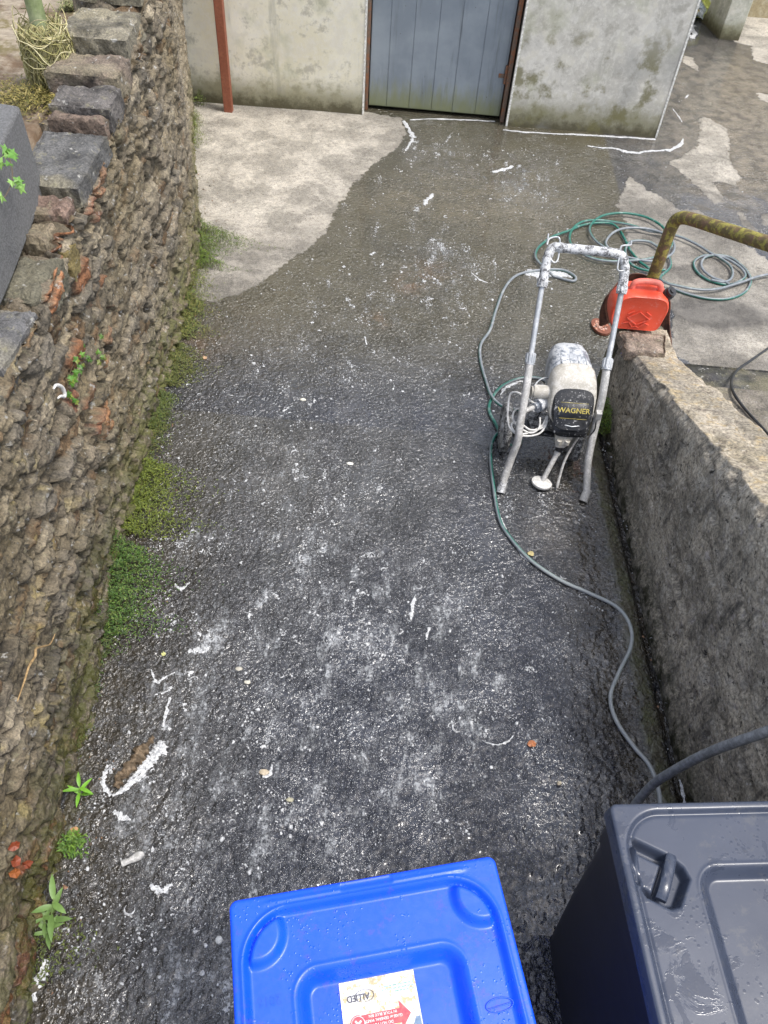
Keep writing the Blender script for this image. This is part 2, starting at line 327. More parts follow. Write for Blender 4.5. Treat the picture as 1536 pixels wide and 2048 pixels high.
def mat_plastic(name, base, rough=.35, wet=False, dirt=(.2, .18, .12), damt=.3):
    n = NT(name); p = n.geo
    a = n.noise(6, 5, .65, p); b = n.noise(70, 4, .7, p); w_ = n.noise(11, 6, .68, p, .6)
    c = n.mix(n.mr(a, .3, .75, 0, .25), base, tuple(min(1, q*1.5+.01) for q in base))
    dm = n.M('MULTIPLY', n.mr(n.noise(17, 6, .78, p), .52, .62), n.mr(b, .44, .58)); c = n.mix(n.M('MULTIPLY', dm, damt), c, dirt)
    c = n.mix(n.mr(n.noise(4, 6, .8, n.map((1, 3.5, 1), (0, 0, .25), p), .5), .54, .72, 0, damt*.22), c, (.10, .17, .60) if base[2] > .5 else c)
    r = n.mr(b, .3, .7, rough-.05, rough+.08); hgt = n.M('MULTIPLY', b, .12)
    if wet:
        film = n.mr(w_, .555, .60); dr_ = n.M('MULTIPLY', n.mr(n.vor(75, 'F1', p), .33, .14), n.mr(n.noise(9, 3, .6, p), .5, .6))
        fl = n.M('MAXIMUM', film, dr_); r = n.mix(fl, .30, .07); c = n.mix(n.M('MULTIPLY', fl, .25), c, tuple(q*.6 for q in base)); hgt = n.M('ADD', n.M('MULTIPLY', fl, .16), hgt)
    else:
        dr_ = n.M('MULTIPLY', n.mr(n.vor(110, 'F1', p), .30, .12), n.mr(n.noise(14, 3, .6, p), .5, .58)); r = n.mix(dr_, r, .1); hgt = n.M('ADD', n.M('MULTIPLY', dr_, .6), hgt)
    return n.fin(c, r, n.bump(hgt, .5, .002), 0, .5)

def mat_simple(name, col, rough=.6, metal=0, nsc=60, na=.3, bump=.2, spec=.5, bd=.002):
    n = NT(name); f = n.noise(nsc, 5, .65, n.geo)
    c = n.mix(n.mr(f, .35, .7), tuple(q*(1-na) for q in col), tuple(min(1, q*(1+na)) for q in col))
    return n.fin(c, rough, n.bump(f, bump, bd), metal, spec)

def mat_two(name, a, b, sc=20, rough=.7, lo=.45, hi=.6, bump=.4, bd=.003, metal=0, c3=None):
    n = NT(name); f = n.noise(sc, 6, .7, n.geo); g = n.noise(sc*5, 4, .7, n.geo)
    c = n.mix(n.mr(f, lo, hi), a, b)
    if c3: c = n.mix(n.mr(n.noise(sc*.7, 5, .7, n.map((1, 1, 1), (.3, 1, .2))), .52, .62), c, c3)
    c = n.mix(n.mr(g, .35, .7, 0, .5), c, n.mix(1, c, (.5, .5, .5), 'MULTIPLY'))
    return n.fin(c, rough, n.bump(n.M('ADD', f, n.M('MULTIPLY', g, .5)), bump, bd), metal)

M = {}
M['ground'] = mat_ground(); M['stone'] = mat_stone(); M['coping'] = mat_stone('coping_stone', False); M['slab'] = mat_stone('rough_slab', False, .12)
M['wall_pale'] = mat_render('pale_render', (.70, .66, .51), (.80, .77, .65), .30)
M['wall_grey'] = mat_render('grey_render', (.48, .46, .41), (.60, .58, .53), .30, 1)
M['wall_far'] = mat_render('far_render', (.42, .42, .34), (.5, .5, .42), .2)
M['soil'] = mat_two('garden_earth', (.13, .085, .05), (.34, .29, .22), 4, .9, .4, .62, .8, .01, 0, (.16, .13, .06))
def mat_foam(name, hole):
    n = NT(name); p = n.geo; f = n.noise(90, 4, .7, p); c = n.mix(n.mr(f, .35, .65), (.34, .35, .36), (.70, .71, .72))
    h = n.M('MULTIPLY', n.mr(n.noise(55, 5, .75, p), .5-hole, .53-hole), n.mr(n.vor(120, 'F1', p), .10, .2)) if hole < .4 else None
    if h is not None: n.L(h, n.b.inputs['Alpha'])
    return n.fin(c, .4, n.bump(n.M('ADD', f, n.vor(150, 'F1', p)), .6, .004), 0, .5)
M['foam'] = mat_foam('soap_foam', .0); M['fleck'] = mat_foam('soap_fleck', .9)
M['leaf'] = mat_vc('leaf', .5, 60, .1, .1)
M['weed'] = mat_vc('weed', .6, 60, .15, .1)
M['straw'] = mat_vc('straw', .8, 60, .15, .1)
M['green_post'] = mat_two('green_wood', (.22, .27, .12), (.32, .36, .20), 8, .8)
M['block'] = mat_two('grey_cast_block', (.19, .19, .19), (.27, .27, .27), 120, .9, .45, .55, 1.0, .012)
M['downpipe'] = mat_two('red_oxide', (.27, .085, .045), (.33, .12, .065), 9, .6, .4, .7, .15)
M['rust'] = mat_two('rusty_steel', (.10, .045, .03), (.17, .075, .045), 22, .75, .4, .6, .6, .004, 0, (.06, .03, .024))
M['mossrail'] = mat_two('mossy_pipe', (.15, .115, .045), (.36, .32, .07), 30, .8, .46, .58, .9, .006, 0, (.20, .12, .07))
M['alu'] = mat_paint('worn_aluminium', (.36, .38, .40), .38, (.62, .62, .62), .5, 22, .35, .5, (.2, .2, .2))
M['tubepaint'] = mat_paint('paint_caked_tube', (.36, .355, .34), .5, (.60, .59, .57), .8, 30, 0, .50, (.22, .205, .18))
M['grip'] = mat_paint('splattered_grip', (.07, .07, .075), .6, (.66, .67, .68), .85, 34, 0, .46, (.10, .10, .10))
M['silver'] = mat_paint('splattered_cover', (.16, .18, .21), .4, (.60, .61, .62), .85, 15, 0, .46, (.22, .24, .27))
M['beige'] = mat_paint('beige_cover', (.42, .395, .34), .5, (.62, .60, .56), .8, 38, 0, .5, (.26, .235, .19))
M['blackp'] = mat_paint('black_cover', (.018, .019, .022), .35, (.6, .6, .6), .7, 22, 0, .60, (.03, .03, .035))
M['rubber'] = mat_paint('tyre_rubber', (.025, .025, .027), .7, (.55, .55, .53), .75, 45, 0, .50, (.05, .05, .05))
M['white'] = mat_simple('white_paint', (.68, .67, .64), .5, 0, 60, .22, .4)
M['yellow'] = mat_paint('worn_yellow_ink', (.55, .45, .10), .5, (.08, .07, .05), .5, 60, 0, .48, (.2, .18, .1))
M['red'] = mat_plastic('red_plastic', (.74, .085, .04), .38, False, (.75, .3, .25), .5)
M['pinkh'] = mat_simple('faded_red_plastic', (.80, .20, .15), .45, 0, 30, .15)
M['blk'] = mat_simple('black_plastic', (.02, .02, .022), .4)
M['hose'] = None
M['bluebin'] = mat_plastic('blue_plastic', (.002, .075, .92), .34, False, (.05, .06, .13), .5)
M['blackbin'] = mat_plastic('charcoal_plastic', (.042, .052, .080), .35, True, (.12, .12, .12), .3)
M['binbody'] = mat_simple('dark_bin_body', (.012, .013, .02), .55, 0, 20, .15, .1)
M['sticker'] = mat_two('weathered_sticker', (.80, .80, .78), (.50, .42, .24), 60, .6, .50, .60, .1)
M['ink'] = mat_simple('dark_ink', (.06, .06, .08), .5)
M['inkred'] = mat_two('red_ink', (.72, .07, .10), (.62, .12, .12), 45, .5)
M['inkblue'] = mat_two('blue_ink', (.14, .22, .34), (.28, .33, .40), 30, .5)
M['inkgreen'] = mat_simple('green_ink', (.30, .48, .40), .5)
M['conduit'] = mat_simple('grey_conduit', (.20, .21, .22), .5)
M['cable'] = mat_simple('black_cable', (.02, .021, .023), .4)
M['bead'] = mat_simple('white_bead', (.72, .71, .66), .5)
M['frame'] = mat_two('rusty_frame', (.17, .12, .09), (.26, .11, .055), 14, .75, .45, .58)
M['dark'] = mat_simple('dark_interior', (.01, .01, .01), .9)
M['bluecap'] = mat_simple('blue_cap', (.02, .07, .32), .35)
def mat_door():
    n = NT('blue_grey_door'); p = n.geo; z = n.sep(p, 2); f = n.noise(9, 6, .7, n.map((3, 1, .6), (0, 0, 0), p)); g = n.noise(3, 4, .6, p)
    c = n.mix(n.mr(g, .35, .7), (.20, .235, .275), (.27, .31, .35)); c = n.mix(n.mr(f, .55, .75, 0, .35), c, (.30, .35, .36)); c = n.mix(n.mr(n.noise(1, 4, .6, n.map((14, 14, 1.3), (0, 0, 0), p)), .56, .70, 0, .6), c, (.13, .15, .17))
    zz = n.M('ADD', z, n.M('MULTIPLY', n.M('SUBTRACT', n.noise(13, 5, .7, n.map((2, 1, .4), (0, 0, 0), p)), .5), -.35)); c = n.mix(n.mr(zz, .30, .02, 0, .8), c, (.20, .21, .08))
    c = n.mix(n.mr(n.noise(26, 4, .6, p), .68, .74, 0, .8), c, (.06, .05, .05))
    return n.fin(c, .42, n.bump(f, .1, .002))
M['door'] = mat_door()
def mat_hose():
    n = NT('green_and_grey_hose'); c = n.attr('col', True); f = n.noise(25, 4, .6, n.geo)
    c = n.mix(n.mr(f, .5, .7, 0, .4), c, (.45, .47, .46)); return n.fin(c, .35, None)
M['hose'] = mat_hose()
def mat_rwall():
    n = NT('weathered_concrete'); p = n.geo; up = n.sep(n.t.nodes['Geometry'].outputs['Normal'] if 'Geometry' in n.t.nodes else n.geo, 2)
    b = n.noise(3.2, 5, .65, p); m2 = n.noise(14, 6, .72, p); f = n.noise(80, 4, .75, p); s = n.noise(1, 4, .65, n.map((12, 12, 2.4), (0, 0, 0), p))
    side = n.mix(n.mr(b, .38, .62), (.27, .245, .20), (.52, .465, .375)); side = n.mix(n.mr(m2, .5, .62, 0, .6), side, (.50, .47, .41)); side = n.mix(n.mr(m2, .47, .36, 0, .8), side, (.15, .135, .11))
    side = n.mix(n.mr(s, .54, .66, 0, .65), side, (.075, .07, .065)); side = n.mix(n.mr(n.noise(48, 4, .7, p), .60, .70, 0, .8), side, (.62, .59, .53)); side = n.mix(n.mr(n.noise(30, 4, .7, n.map((1, 1, 1), (2, 1, 0), p)), .60, .66, 0, .9), side, (.03, .028, .025)); side = n.mix(n.mr(n.noise(22, 4, .6, n.map((1, 1, 1), (0, 1, 0), p)), .60, .68, 0, .7), side, (.42, .38, .36))
    z = n.sep(p, 2); side = n.mix(n.M('MULTIPLY', n.mr(z, .16, .0), n.mr(m2, .35, .6)), side, (.035, .034, .014))
    top = n.mix(n.mr(b, .38, .62), (.32, .28, .205), (.44, .39, .31)); top = n.mix(n.mr(m2, .52, .63, 0, .7), top, (.46, .35, .19)); top = n.mix(n.mr(m2, .46, .36, 0, .7), top, (.17, .14, .11))
    top = n.mix(n.mr(n.noise(30, 4, .6, n.map((1, 1, 1), (1, 0, 0), p)), .60, .66, 0, .7), top, (.56, .51, .43))
    tm = n.mr(n.M('ADD', n.attr('top'), n.M('MULTIPLY', n.M('SUBTRACT', m2, .5), .9)), .35, .65)
    c = n.mix(tm, side, top); c = n.mix(n.mr(f, .32, .7), n.mix(1, c, (.5, .5, .5), 'MULTIPLY'), n.mix(1, c, (1.35, 1.33, 1.3), 'MULTIPLY'))
    h = n.M('ADD', n.M('MULTIPLY', m2, .9), n.M('MULTIPLY', f, .5)); h = n.M('ADD', h, n.M('MULTIPLY', n.vor(38, 'F1', p), .6))
    return n.fin(c, .8, n.bump(h, .75, .012), 0, .4)
M['rwall'] = mat_rwall()

# ------------------------------------------------------------------ ground
def GP(L, z=0.): return np.array([G(a, b, z)[:2] for a, b in L])
DRY_SUNLIT = [GP([(300, 180), (725, 222), (802, 236), (812, 268), (792, 298), (768, 312), (700, 373), (668, 428), (650, 465), (610, 500), (572, 525), (530, 560), (470, 590), (430, 603), (385, 600), (330, 560)]),
       GP([(1399, 230), (1419, 237), (1450, 255), (1460, 279), (1457, 321), (1480, 352), (1476, 373), (1450, 366), (1426, 364), (1450, 405), (1426, 408), (1398, 377), (1366, 349), (1338, 325), (1366, 311), (1394, 293), (1398, 265)]),
       GP([(1258, 352), (1279, 366), (1300, 384), (1335, 401), (1360, 419), (1394, 419), (1420, 440), (1448, 470), (1480, 480), (1536, 520), (1640, 560), (1640, 800), (1420, 760), (1340, 700), (1345, 620), (1300, 560), (1255, 500), (1250, 440), (1232, 410)]),
       GP([(1468, 84), (1503, 92), (1505, 120), (1580, 140), (1640, 60), (1640, -60), (1440, -60), (1460, 60)]),  # far right corner: sunlight painted in as paler ground
       GP([(1368, 110), (1386, 116), (1400, 145), (1386, 136), (1364, 124)]),
       GP([(1472, 425), (1482, 423), (1500, 445), (1530, 480), (1515, 480), (1485, 452)]),
       GP([(1518, 425), (1540, 430), (1560, 460), (1525, 450)]),
       GP([(1513, 185), (1540, 190), (1545, 210), (1520, 200)])]
def gauss(x, y, px, py, r, z=0.):
    c = G(px, py); return np.exp(-((x-c[0])**2+(y-c[1])**2)/(2*r*r))
FO = [(900, 330, .25, .5), (1040, 350, .28, .9), (1060, 400, .2, .6), (900, 560, .3, .75), (880, 500, .14, .8), (650, 610, .3, .35), (720, 720, .35, .45), (560, 1050, .25, .4), (720, 1180, .25, .9), (860, 1240, .2, 1.), (620, 1160, .2, .8),
      (700, 1400, .3, .9), (420, 1260, .13, 1.2), (380, 1080, .12, .9), (330, 1420, .16, 1.1), (260, 1500, .15, 1), (520, 1540, .2, .7), (300, 1700, .2, 1.2), (330, 1850, .22, 1.2), (160, 1900, .15, 1), (420, 1730, .15, 1), (1000, 1420, .2, .6), (1180, 1230, .15, .7), (960, 1330, .2, .4),
      (450, 860, .25, .3), (560, 950, .2, .5), (700, 920, .2, .6), (1010, 980, .15, .6), (1350, 170, .2, .7), (880, 290, .18, .7), (540, 760, .2, .3), (820, 380, .2, .2), (660, 1620, .25, .8), (850, 1560, .25, .5), (420, 1950, .2, 1)]
def foam_density(x, y):
    d = np.full(np.shape(x), .10)
    for a, b, r, k in FO: d = d+k*gauss(x, y, a, b, r)
    return d
LW = [(-1.93, 6.80), (-1.68, 5.69), (-1.41, 4.72), (-1.32, 3.98), (-1.23, 2.48), (-1.16, 1.68), (-1.03, .75), (-.97, .0), (-.93, -.5)]
def lw_x(y):
    P = np.array(LW)[::-1]; return np.interp(y, P[:, 1], P[:, 0])
def rw_x(y): return np.interp(y, [0, 1.14, 2, 2.8, 3.45], [1.30, 1.26, 1.23, 1.20, 1.175])
xs = np.concatenate([[-60, -20, -6, -3.5], np.arange(-2.4, -1.36, .025), np.arange(-1.36, 1.34, .007), np.arange(1.34, 4.8, .025), [6, 9, 20, 60]]); ys = np.concatenate([[-60, -20, -5, -1], np.arange(0, .18, .025), np.arange(.18, 4.3, .0075), np.arange(4.3, 11.6, .025), [13, 16, 25, 60]])
Xg, Yg = np.meshgrid(xs, ys, indexing='ij'); fx, fy = Xg.ravel(), Yg.ravel()
dry = np.max([sdpoly(fx, fy, P) for P in DRY_SUNLIT], axis=0); dry = np.clip(dry, -1, 1)  # mask holds dry patches and the painted sunlit corner
dL = fx-lw_x(fy); dR = rw_x(fy)-fx
moss = np.exp(-np.maximum(dL, 0)/.18)*(.55+.35*fbm(fx*2.5, fy*2.5, 3, 3))+np.where((fy < 3.4) & (dR > 0), np.exp(-np.abs(dR-.11)/.07)*.95, 0)
moss = np.where((dL < 0) | (fy > 6.9), 0, moss)
moss = moss+.4*gauss(fx, fy, 560, 700, .35)*(fy > 0)*.35
mud = np.where((fy < 3.4) & (dR > 0), sstep(.48, .22, dR), 0)*1.+1.1*np.exp(-(np.maximum(dL, 0)/.30)**1.5)*sstep(3.2, 2.0, fy)*(dL > 0)
olive = sstep(3.0, 4.2, fy)*(fx < 1.6)*.9+.35*sstep(1.0, -1., fx)*(fy < 3)
tan = 1.0*gauss(fx, fy, 1010, 400, .36)+.8*gauss(fx, fy, 880, 390, .25)+.6*gauss(fx, fy, 780, 400, .2)+.25*gauss(fx, fy, 450, 650, .3)+.3*gauss(fx, fy, 1090, 1080, .08)+.2*gauss(fx, fy, 920, 1600, .15)+1.1*gauss(fx, fy, 1500, 330, .6)+1.1*gauss(fx, fy, 1480, 180, .8)+.5*gauss(fx, fy, 900, 300, .3)
tan = np.clip(tan, 0, 1)
rust = .5*gauss(fx, fy, 820, 570, .07)+.45*gauss(fx, fy, 755, 640, .05)+.3*gauss(fx, fy, 860, 540, .1)+.3*gauss(fx, fy, 400, 690, .1)
damp = .8*np.exp(-(((fx-G(1435, 628)[0])/.32)**2+((fy-G(1435, 628)[1])/.16)**2)**2)+.65*np.where((fx > 1.35) & (fy < 6), 1, 0)*(.65+.7*fbm(fx*2, fy*2, 4, 12))+.35*sstep(5.2, 4.3, fy)*(fx < 0)
puddle = .9*gauss(fx, fy, 900, 285, .22)+.7*gauss(fx, fy, 1180, 278, .12)+.6*gauss(fx, fy, 1120, 268, .2)
puddle = np.clip(puddle*1.3-.25, 0, 1)
foam = np.clip(foam_density(fx, fy), 0, 1.3)*np.where((fx > 1.3) & (fy < 5.6), 0, 1)
hz = .006*fbm(fx*1.3, fy*1.3, 3, 20)+.0025*fbm(fx*9, fy*9, 2, 21)
nearm = sstep(4.3, 3.6, fy)*(fx > -1.36)*(fx < 1.34)
F1_, F2_, ci_, cj_, _, _ = worley(fx*62+.6*fbm(fx*30, fy*30, 2, 24), fy*50+.6*fbm(fx*30, fy*30, 2, 27), 25)
rough_ = .0030*np.clip(.62-F1_, 0, 1)*(_h(ci_, cj_, 26) > .3)*(.5+_h(ci_, cj_, 28))+.0030*fbm(fx*55, fy*42, 3, 22, .75)+.0022*fbm(fx*16, fy*16, 2, 23)+.0016*fbm(fx*26, fy*22, 3, 29, .7)*sstep(-.2, -.7, fx)*sstep(2, 1, fy)
hz = hz+nearm*rough_*(.55+.8*sstep(2.8, 1.0, fy))*np.where(dry > 0, .5, 1)
hz = hz-.055*np.where((fy < 3.5) & (dR > -.1), np.exp(-((dR-.025)/.035)**4), 0)+.012*np.where((fy < 3.5) & (dR > 0), np.exp(-((dR-.12)/.05)**2), 0)
g = grid_mesh('ground', np.stack([fx, fy, hz], 1), len(xs), len(ys), M['ground'], dict(dry=dry, moss=np.clip(moss, 0, 1), mud=np.clip(mud, 0, 1), olive=olive, tan=tan, rust=rust, damp=np.clip(damp, 0, .8), foam=foam, puddle=puddle))
tag(g, kind='structure')

# ------------------------------------------------------------------ left rubble wall
def wall_top(y): return np.interp(y, [0, 1.6, 2.04, 2.5, 2.7, 3.0, 3.2, 3.45, 3.6, 3.8, 4.1, 4.8, 6.9], [1.2, 1.27, 1.30, 1.33, 1.32, 1.34, 1.38, 1.42, 1.47, 1.52, 1.6, 1.75, 2.1])
def build_left_wall():
    P = np.array(LW); seg = np.hypot(*np.diff(P, axis=0).T); S = np.concatenate([[0], np.cumsum(seg)])
    ds = .0085; s = np.arange(0, S[-1], ds); x = np.interp(s, S, P[:, 0]); y = np.interp(s, S, P[:, 1])
    k = np.ones(25)/25; x = np.convolve(np.pad(x, 12, 'edge'), k, 'valid'); y = np.convolve(np.pad(y, 12, 'edge'), k, 'valid')
    tx = np.gradient(x); ty = np.gradient(y); L = np.hypot(tx, ty); nx = -ty/L; ny = tx/L    # inner normal (+x side)
    nv = 190; nt_ = 40
    tv = np.linspace(0, 1, nv); top = wall_top(y)+.02*fbm(s*4, s*0, 3, 40)
    Sg = np.repeat(s[:, None], nv, 1); Zg = -.04+(top[:, None]+.04)*tv[None, :]; Yg_ = np.repeat(y[:, None], nv, 1)
    ws = Sg+.05*fbm(Sg*4, Zg*4, 3, 41); wz = Zg+.035*fbm(Sg*3.3, Zg*5, 3, 42)
    far = sstep(4.2, 4.9, Yg_)
    def stones(cw, chh, sd_):
        row = np.floor(wz/chh); F1, F2, cx, cy, dx, dy = worley(ws/cw+.5*(row % 2)*0, wz/chh, sd_, .85); return F2-F1, cx, cy, dx, dy
    e1, cx, cy, dx, dy = stones(.14, .068, 50)
    e2, bx, by, ex, ey = stones(.085, .042, 60)
    sel = (vnoise(Sg*1.7, Zg*2.3, 55) > .02)
    sel = sel | (far > .5)
    e = np.where(sel, e2, e1); ids = np.where(sel, _h(bx, by, 71), _h(cx, cy, 70)); id2 = np.where(sel, _h(bx, by, 73), _h(cx, cy, 72)); ddx = np.where(sel, ex, dx); ddy = np.where(sel, ey, dy)
    id3 = np.where(sel, _h(bx, by, 75), _h(cx, cy, 74))
    bul = sstep(.0, .16, e); cov = sstep(.02, .35, fbm(Sg*2.6, Zg*3.1, 3, 57))*(.6-.35*sstep(2.8, 1.6, Yg_)); bul = bul*(1-cov)+cov
    strk = fbm(Sg*22+Zg*4, Zg*50, 4, 58, .7)
    amp = 1-.45*far
    k_ = 1-.8*cov
    D = amp*(.020*bul*(.7+.6*ids)+k_*(.030*(ids-.5)+.022*ddx*(id2-.5)+.05*ddy*(id3-.35))+.015*fbm(Sg*26, Zg*34, 5, 80, .72)+.006*strk+.018*fbm(Sg*2.2, Zg*2.2, 3, 81)+.007*fbm(Sg*85, Zg*110, 2, 82))
    D = D-.045*sstep(.34, .5, fbm(Sg*12, Zg*18, 3, 84))
    D = D-.05*sstep(.0, 1., Zg/1.5)*0
    Xw = x[:, None]+nx[:, None]*D; Yw = y[:, None]+ny[:, None]*D; Zw = Zg+.004*fbm(Sg*40, Zg*40, 2, 83)
    pal = np.array([(.17, .145, .105), (.21, .185, .14), (.125, .11, .085), (.24, .21, .155), (.15, .105, .065), (.19, .17, .14), (.11, .10, .085), (.27, .245, .20), (.29, .14, .075), (.21, .105, .07), (.155, .145, .13)])
    ci = np.clip((ids*len(pal)).astype(int), 0, len(pal)-1)
    rusty = (ci == 8) | (ci == 9); lim = (vnoise(Sg*1.1, Zg*1.1, 90) > .2) & (Yg_ < 3.0)
    ci = np.where(rusty & ~lim, 5, ci)
    C = pal[ci]*1.08*(.7+.6*id2[..., None])
    mort = np.array([.24, .22, .18])*(.8+.5*fbm(Sg*12, Zg*12, 3, 91))[..., None]
    cm = np.minimum(bul, 1-.65*cov)[..., None]; C = C*cm+mort*(1-cm); C = C*(1+.45*strk)[..., None]; C = C*(1+.5*fbm(Sg*60, Zg*80, 3, 85, .7))[..., None]
    och = sstep(.05, .45, fbm(Sg*1.6, Zg*2.5, 3, 92))[..., None]; C = C*(1-.35*och)+np.array([.20, .165, .09])*.35*och
    near = sstep(2.6, 1.2, Yg_)[..., None]
    C = C*(1-.10*near); hole = sstep(.34, .5, fbm(Sg*12, Zg*18, 3, 84))[..., None]; C = C*(1-.6*hole); gap = (1-sstep(.0, .07, e))[..., None]*near; C = C*(1-.55*gap)
    lich = sstep(.25, .45, fbm(Sg*9, Zg*9, 4, 99, .7))[..., None]*near; C = C*(1-.5*lich)+np.array([.42, .36, .16])*.5*lich
    ptop = (sstep(4.6, 5.2, Yg_))[..., None]; C = C*(1-.6*ptop)+np.array([.33, .30, .24])*(.75+.5*ids[..., None])*.6*ptop
    V = np.stack([Xw, Yw, Zw], -1); Cs = C
    # rough top going back
    tw = np.linspace(0, 1, nt_)[1:]; wd = .30
    Sg2 = np.repeat(s[:, None], nt_-1, 1); Tg = np.repeat(tw[None, :]*wd, len(s), 0)
    F1, F2, ax, ay, _, _ = worley(Sg2/.16, Tg/.14, 95); b2 = sstep(0, .3, F2-F1)
    Z2 = Zw[:, -1:]+.03*(_h(ax, ay, 96)-.5)*np.minimum(1, Tg/.05)+.02*(b2-1)+.012*fbm(Sg2*20, Tg*20, 3, 97)-.25*np.where(Tg > .28, 1, 0)
    X2 = Xw[:, -1:]-nx[:, None]*Tg; Y2 = Yw[:, -1:]-ny[:, None]*Tg
    i2 = _h(ax, ay, 98); C2 = pal[np.clip((i2*7).astype(int), 0, 6)]*.95
    V = np.concatenate([V, np.stack([X2, Y2, Z2], -1)], 1); Cs = np.concatenate([Cs, C2], 1)
    ny_ = nv+nt_-1
    return grid_mesh('rubble_wall', V.reshape(-1, 3), len(s), ny_, M['stone'], colors=np.clip(Cs.reshape(-1, 3)*[1.0, .94, .84], .01, 1), flip=True, org=(-1.2, 3, 0))
lwall = build_left_wall(); tag(lwall, 'tall old rubble stone wall with moss and rusty stones along the left of the drive', 'stone wall')
lwo = lwall
def rough_block(poly, z0, z1, cseed, col, amp=.016, nx=26):
    poly = [(p_[0]+.02*(_h(np.array(i_), np.array(1), cseed)-.5), p_[1]+.02*(_h(np.array(i_), np.array(2), cseed)-.5)) for i_, p_ in enumerate(poly)] if amp >= .012 else poly
    """displaced stone block: poly = 4 plan corners"""
    mb = MB(); P = np.array(poly, float); n = nx
    # subdivided box surface: param cube -> bilinear plan
    import itertools
    V = []; F = []; idx = {}
    def vid(i, j, k):
        if (i, j, k) not in idx:
            idx[(i, j, k)] = len(V); u = i/n; v = j/n; w_ = k/8
            q = (P[0]*(1-u)+P[1]*u)*(1-v)+(P[3]*(1-u)+P[2]*u)*v
            r = .12
            V.append((q[0], q[1], z0+(z1-z0)*w_, u, v, w_))
        return idx[(i, j, k)]
    for i in range(n):
        for j in range(n):
            F.append((vid(i, j, 8), vid(i+1, j, 8), vid(i+1, j+1, 8), vid(i, j+1, 8)))
    for i in range(n):
        for k in range(8):
            F.append((vid(i, 0, k), vid(i+1, 0, k), vid(i+1, 0, k+1), vid(i, 0, k+1))); F.append((vid(i+1, n, k), vid(i, n, k), vid(i, n, k+1), vid(i+1, n, k+1)))
            F.append((vid(0, i+1, k), vid(0, i, k), vid(0, i, k+1), vid(0, i+1, k+1))); F.append((vid(n, i, k), vid(n, i+1, k), vid(n, i+1, k+1), vid(n, i, k+1)))
    V = np.array(V); c = P.mean(0); ctr = np.array([c[0], c[1], (z0+z1)/2])
    ed = np.minimum(np.minimum(V[:, 3], 1-V[:, 3]), np.minimum(V[:, 4], 1-V[:, 4])); top = V[:, 5] > .99
    p = V[:, :3].copy(); p[:, 2] -= np.where(top, .018*(1-sstep(0, .12, ed)), 0); 
    dirn = p-ctr; sh = 1-.045*(V[:, 5] > .99)*(1-sstep(0, .06, ed)); p[:, :2] = ctr[:2]+(p[:, :2]-ctr[:2])*sh[:, None]
    nrm = dirn/np.linalg.norm(dirn, axis=1)[:, None]
    d = amp*fbm(p[:, 0]*14+p[:, 2]*9, p[:, 1]*14-p[:, 2]*7, 4, cseed, .6)+amp*.6*fbm(p[:, 0]*45, p[:, 1]*45+p[:, 2]*40, 3, cseed+3)
    p += nrm*d[:, None]; p[:, 2] += np.where(top, amp*.9*fbm(p[:, 0]*9, p[:, 1]*9, 3, cseed+9), 0)
    C = np.array(col)*(.9+.9*fbm(p[:, 0]*12, p[:, 1]*12+p[:, 2]*9, 4, cseed+5, .7))[:, None]; lm = sstep(.1, .4, fbm(p[:, 0]*6, p[:, 1]*6+p[:, 2]*5, 3, cseed+6))[:, None]; C = C*(1-.45*lm)+np.array([.30, .27, .18])*.45*lm
    mb.add(p, F, np.clip(C, .01, 1)); return mb
LWO = np.array([-1.2, 3, 0])
# coping stones (parts of the wall); inner corner px pairs are turned into plan corners
cop = [(3.98, 4.42, 1.58, 1.69, (.22, .20, .15)), (3.60, 3.95, 1.47, 1.58, (.24, .22, .17)), (3.38, 3.585, 1.40, 1.515, (.20, .16, .13)), (3.17, 3.365, 1.36, 1.475, (.14, .13, .125)), (3.10, 3.16, 1.34, 1.44, (.20, .15, .12)), (2.66, 3.085, 1.31, 1.405, (.125, .125, .125)), (4.44, 4.9, 1.66, 1.78, (.22, .2, .15))]
for i, (y0, y1, z0, z1, c) in enumerate(cop):
    xi0 = lw_x(y0)+.015; xi1 = lw_x(y1)+.015; wd = .24 if i in (3, 4, 5) else .30
    mb = rough_block([(xi0-wd, y0), (xi0, y0), (xi1, y1), (xi1-wd, y1)], z0, z1, 100+i*7, c)
    o = mb.build('coping_stone', M['coping'], lwall, True)
for i, (x0, x1, y0, y1, z0, z1, c) in enumerate([(-1.40, -1.24, 2.52, 2.64, 1.26, 1.37, (.22, .155, .125)), (-1.40, -1.27, 2.36, 2.50, 1.22, 1.345, (.21, .16, .12)), (-1.25, -1.19, 2.38, 2.46, 1.18, 1.30, (.30, .24, .10)), (-1.33, -1.19, 2.05, 2.30, 1.20, 1.33, (.16, .15, .11)), (-1.34, -1.165, 1.72, 2.0, 1.2, 1.325, (.15, .15, .155)), (-1.30, -1.15, 1.35, 1.66, 1.15, 1.30, (.17, .16, .14))]):
    rough_block([(x0, y0), (x1, y0), (x1, y1), (x0, y1)], z0, z1, 200+i*5, c, .02, 18).build('wall_top_stone', M['coping'], lwall, True)

# garden behind the wall
gx = np.concatenate([[-40, -12], np.arange(-6, -1.2, .05)]); gy = np.concatenate([np.arange(-1, 11, .05), [16, 40]])
A, B = np.meshgrid(gx, gy, indexing='ij'); a, b = A.ravel(), B.ravel()
zz = np.where(a > lw_x(np.minimum(b, 6.8))-.27, .3, 1.36+.035*fbm(a*2, b*2, 4, 31)+.02*fbm(a*9, b*9, 3, 33)+.05*sstep(3, 6, b))
keep_b = sstep(6.95, 6.85, b)
gd = grid_mesh('garden_soil', np.stack([np.minimum(a, lw_x(np.minimum(b, 6.8))-.26), b, np.maximum(zz, 1.2)], 1), len(gx), len(gy), M['soil']); tag(gd, kind='structure')

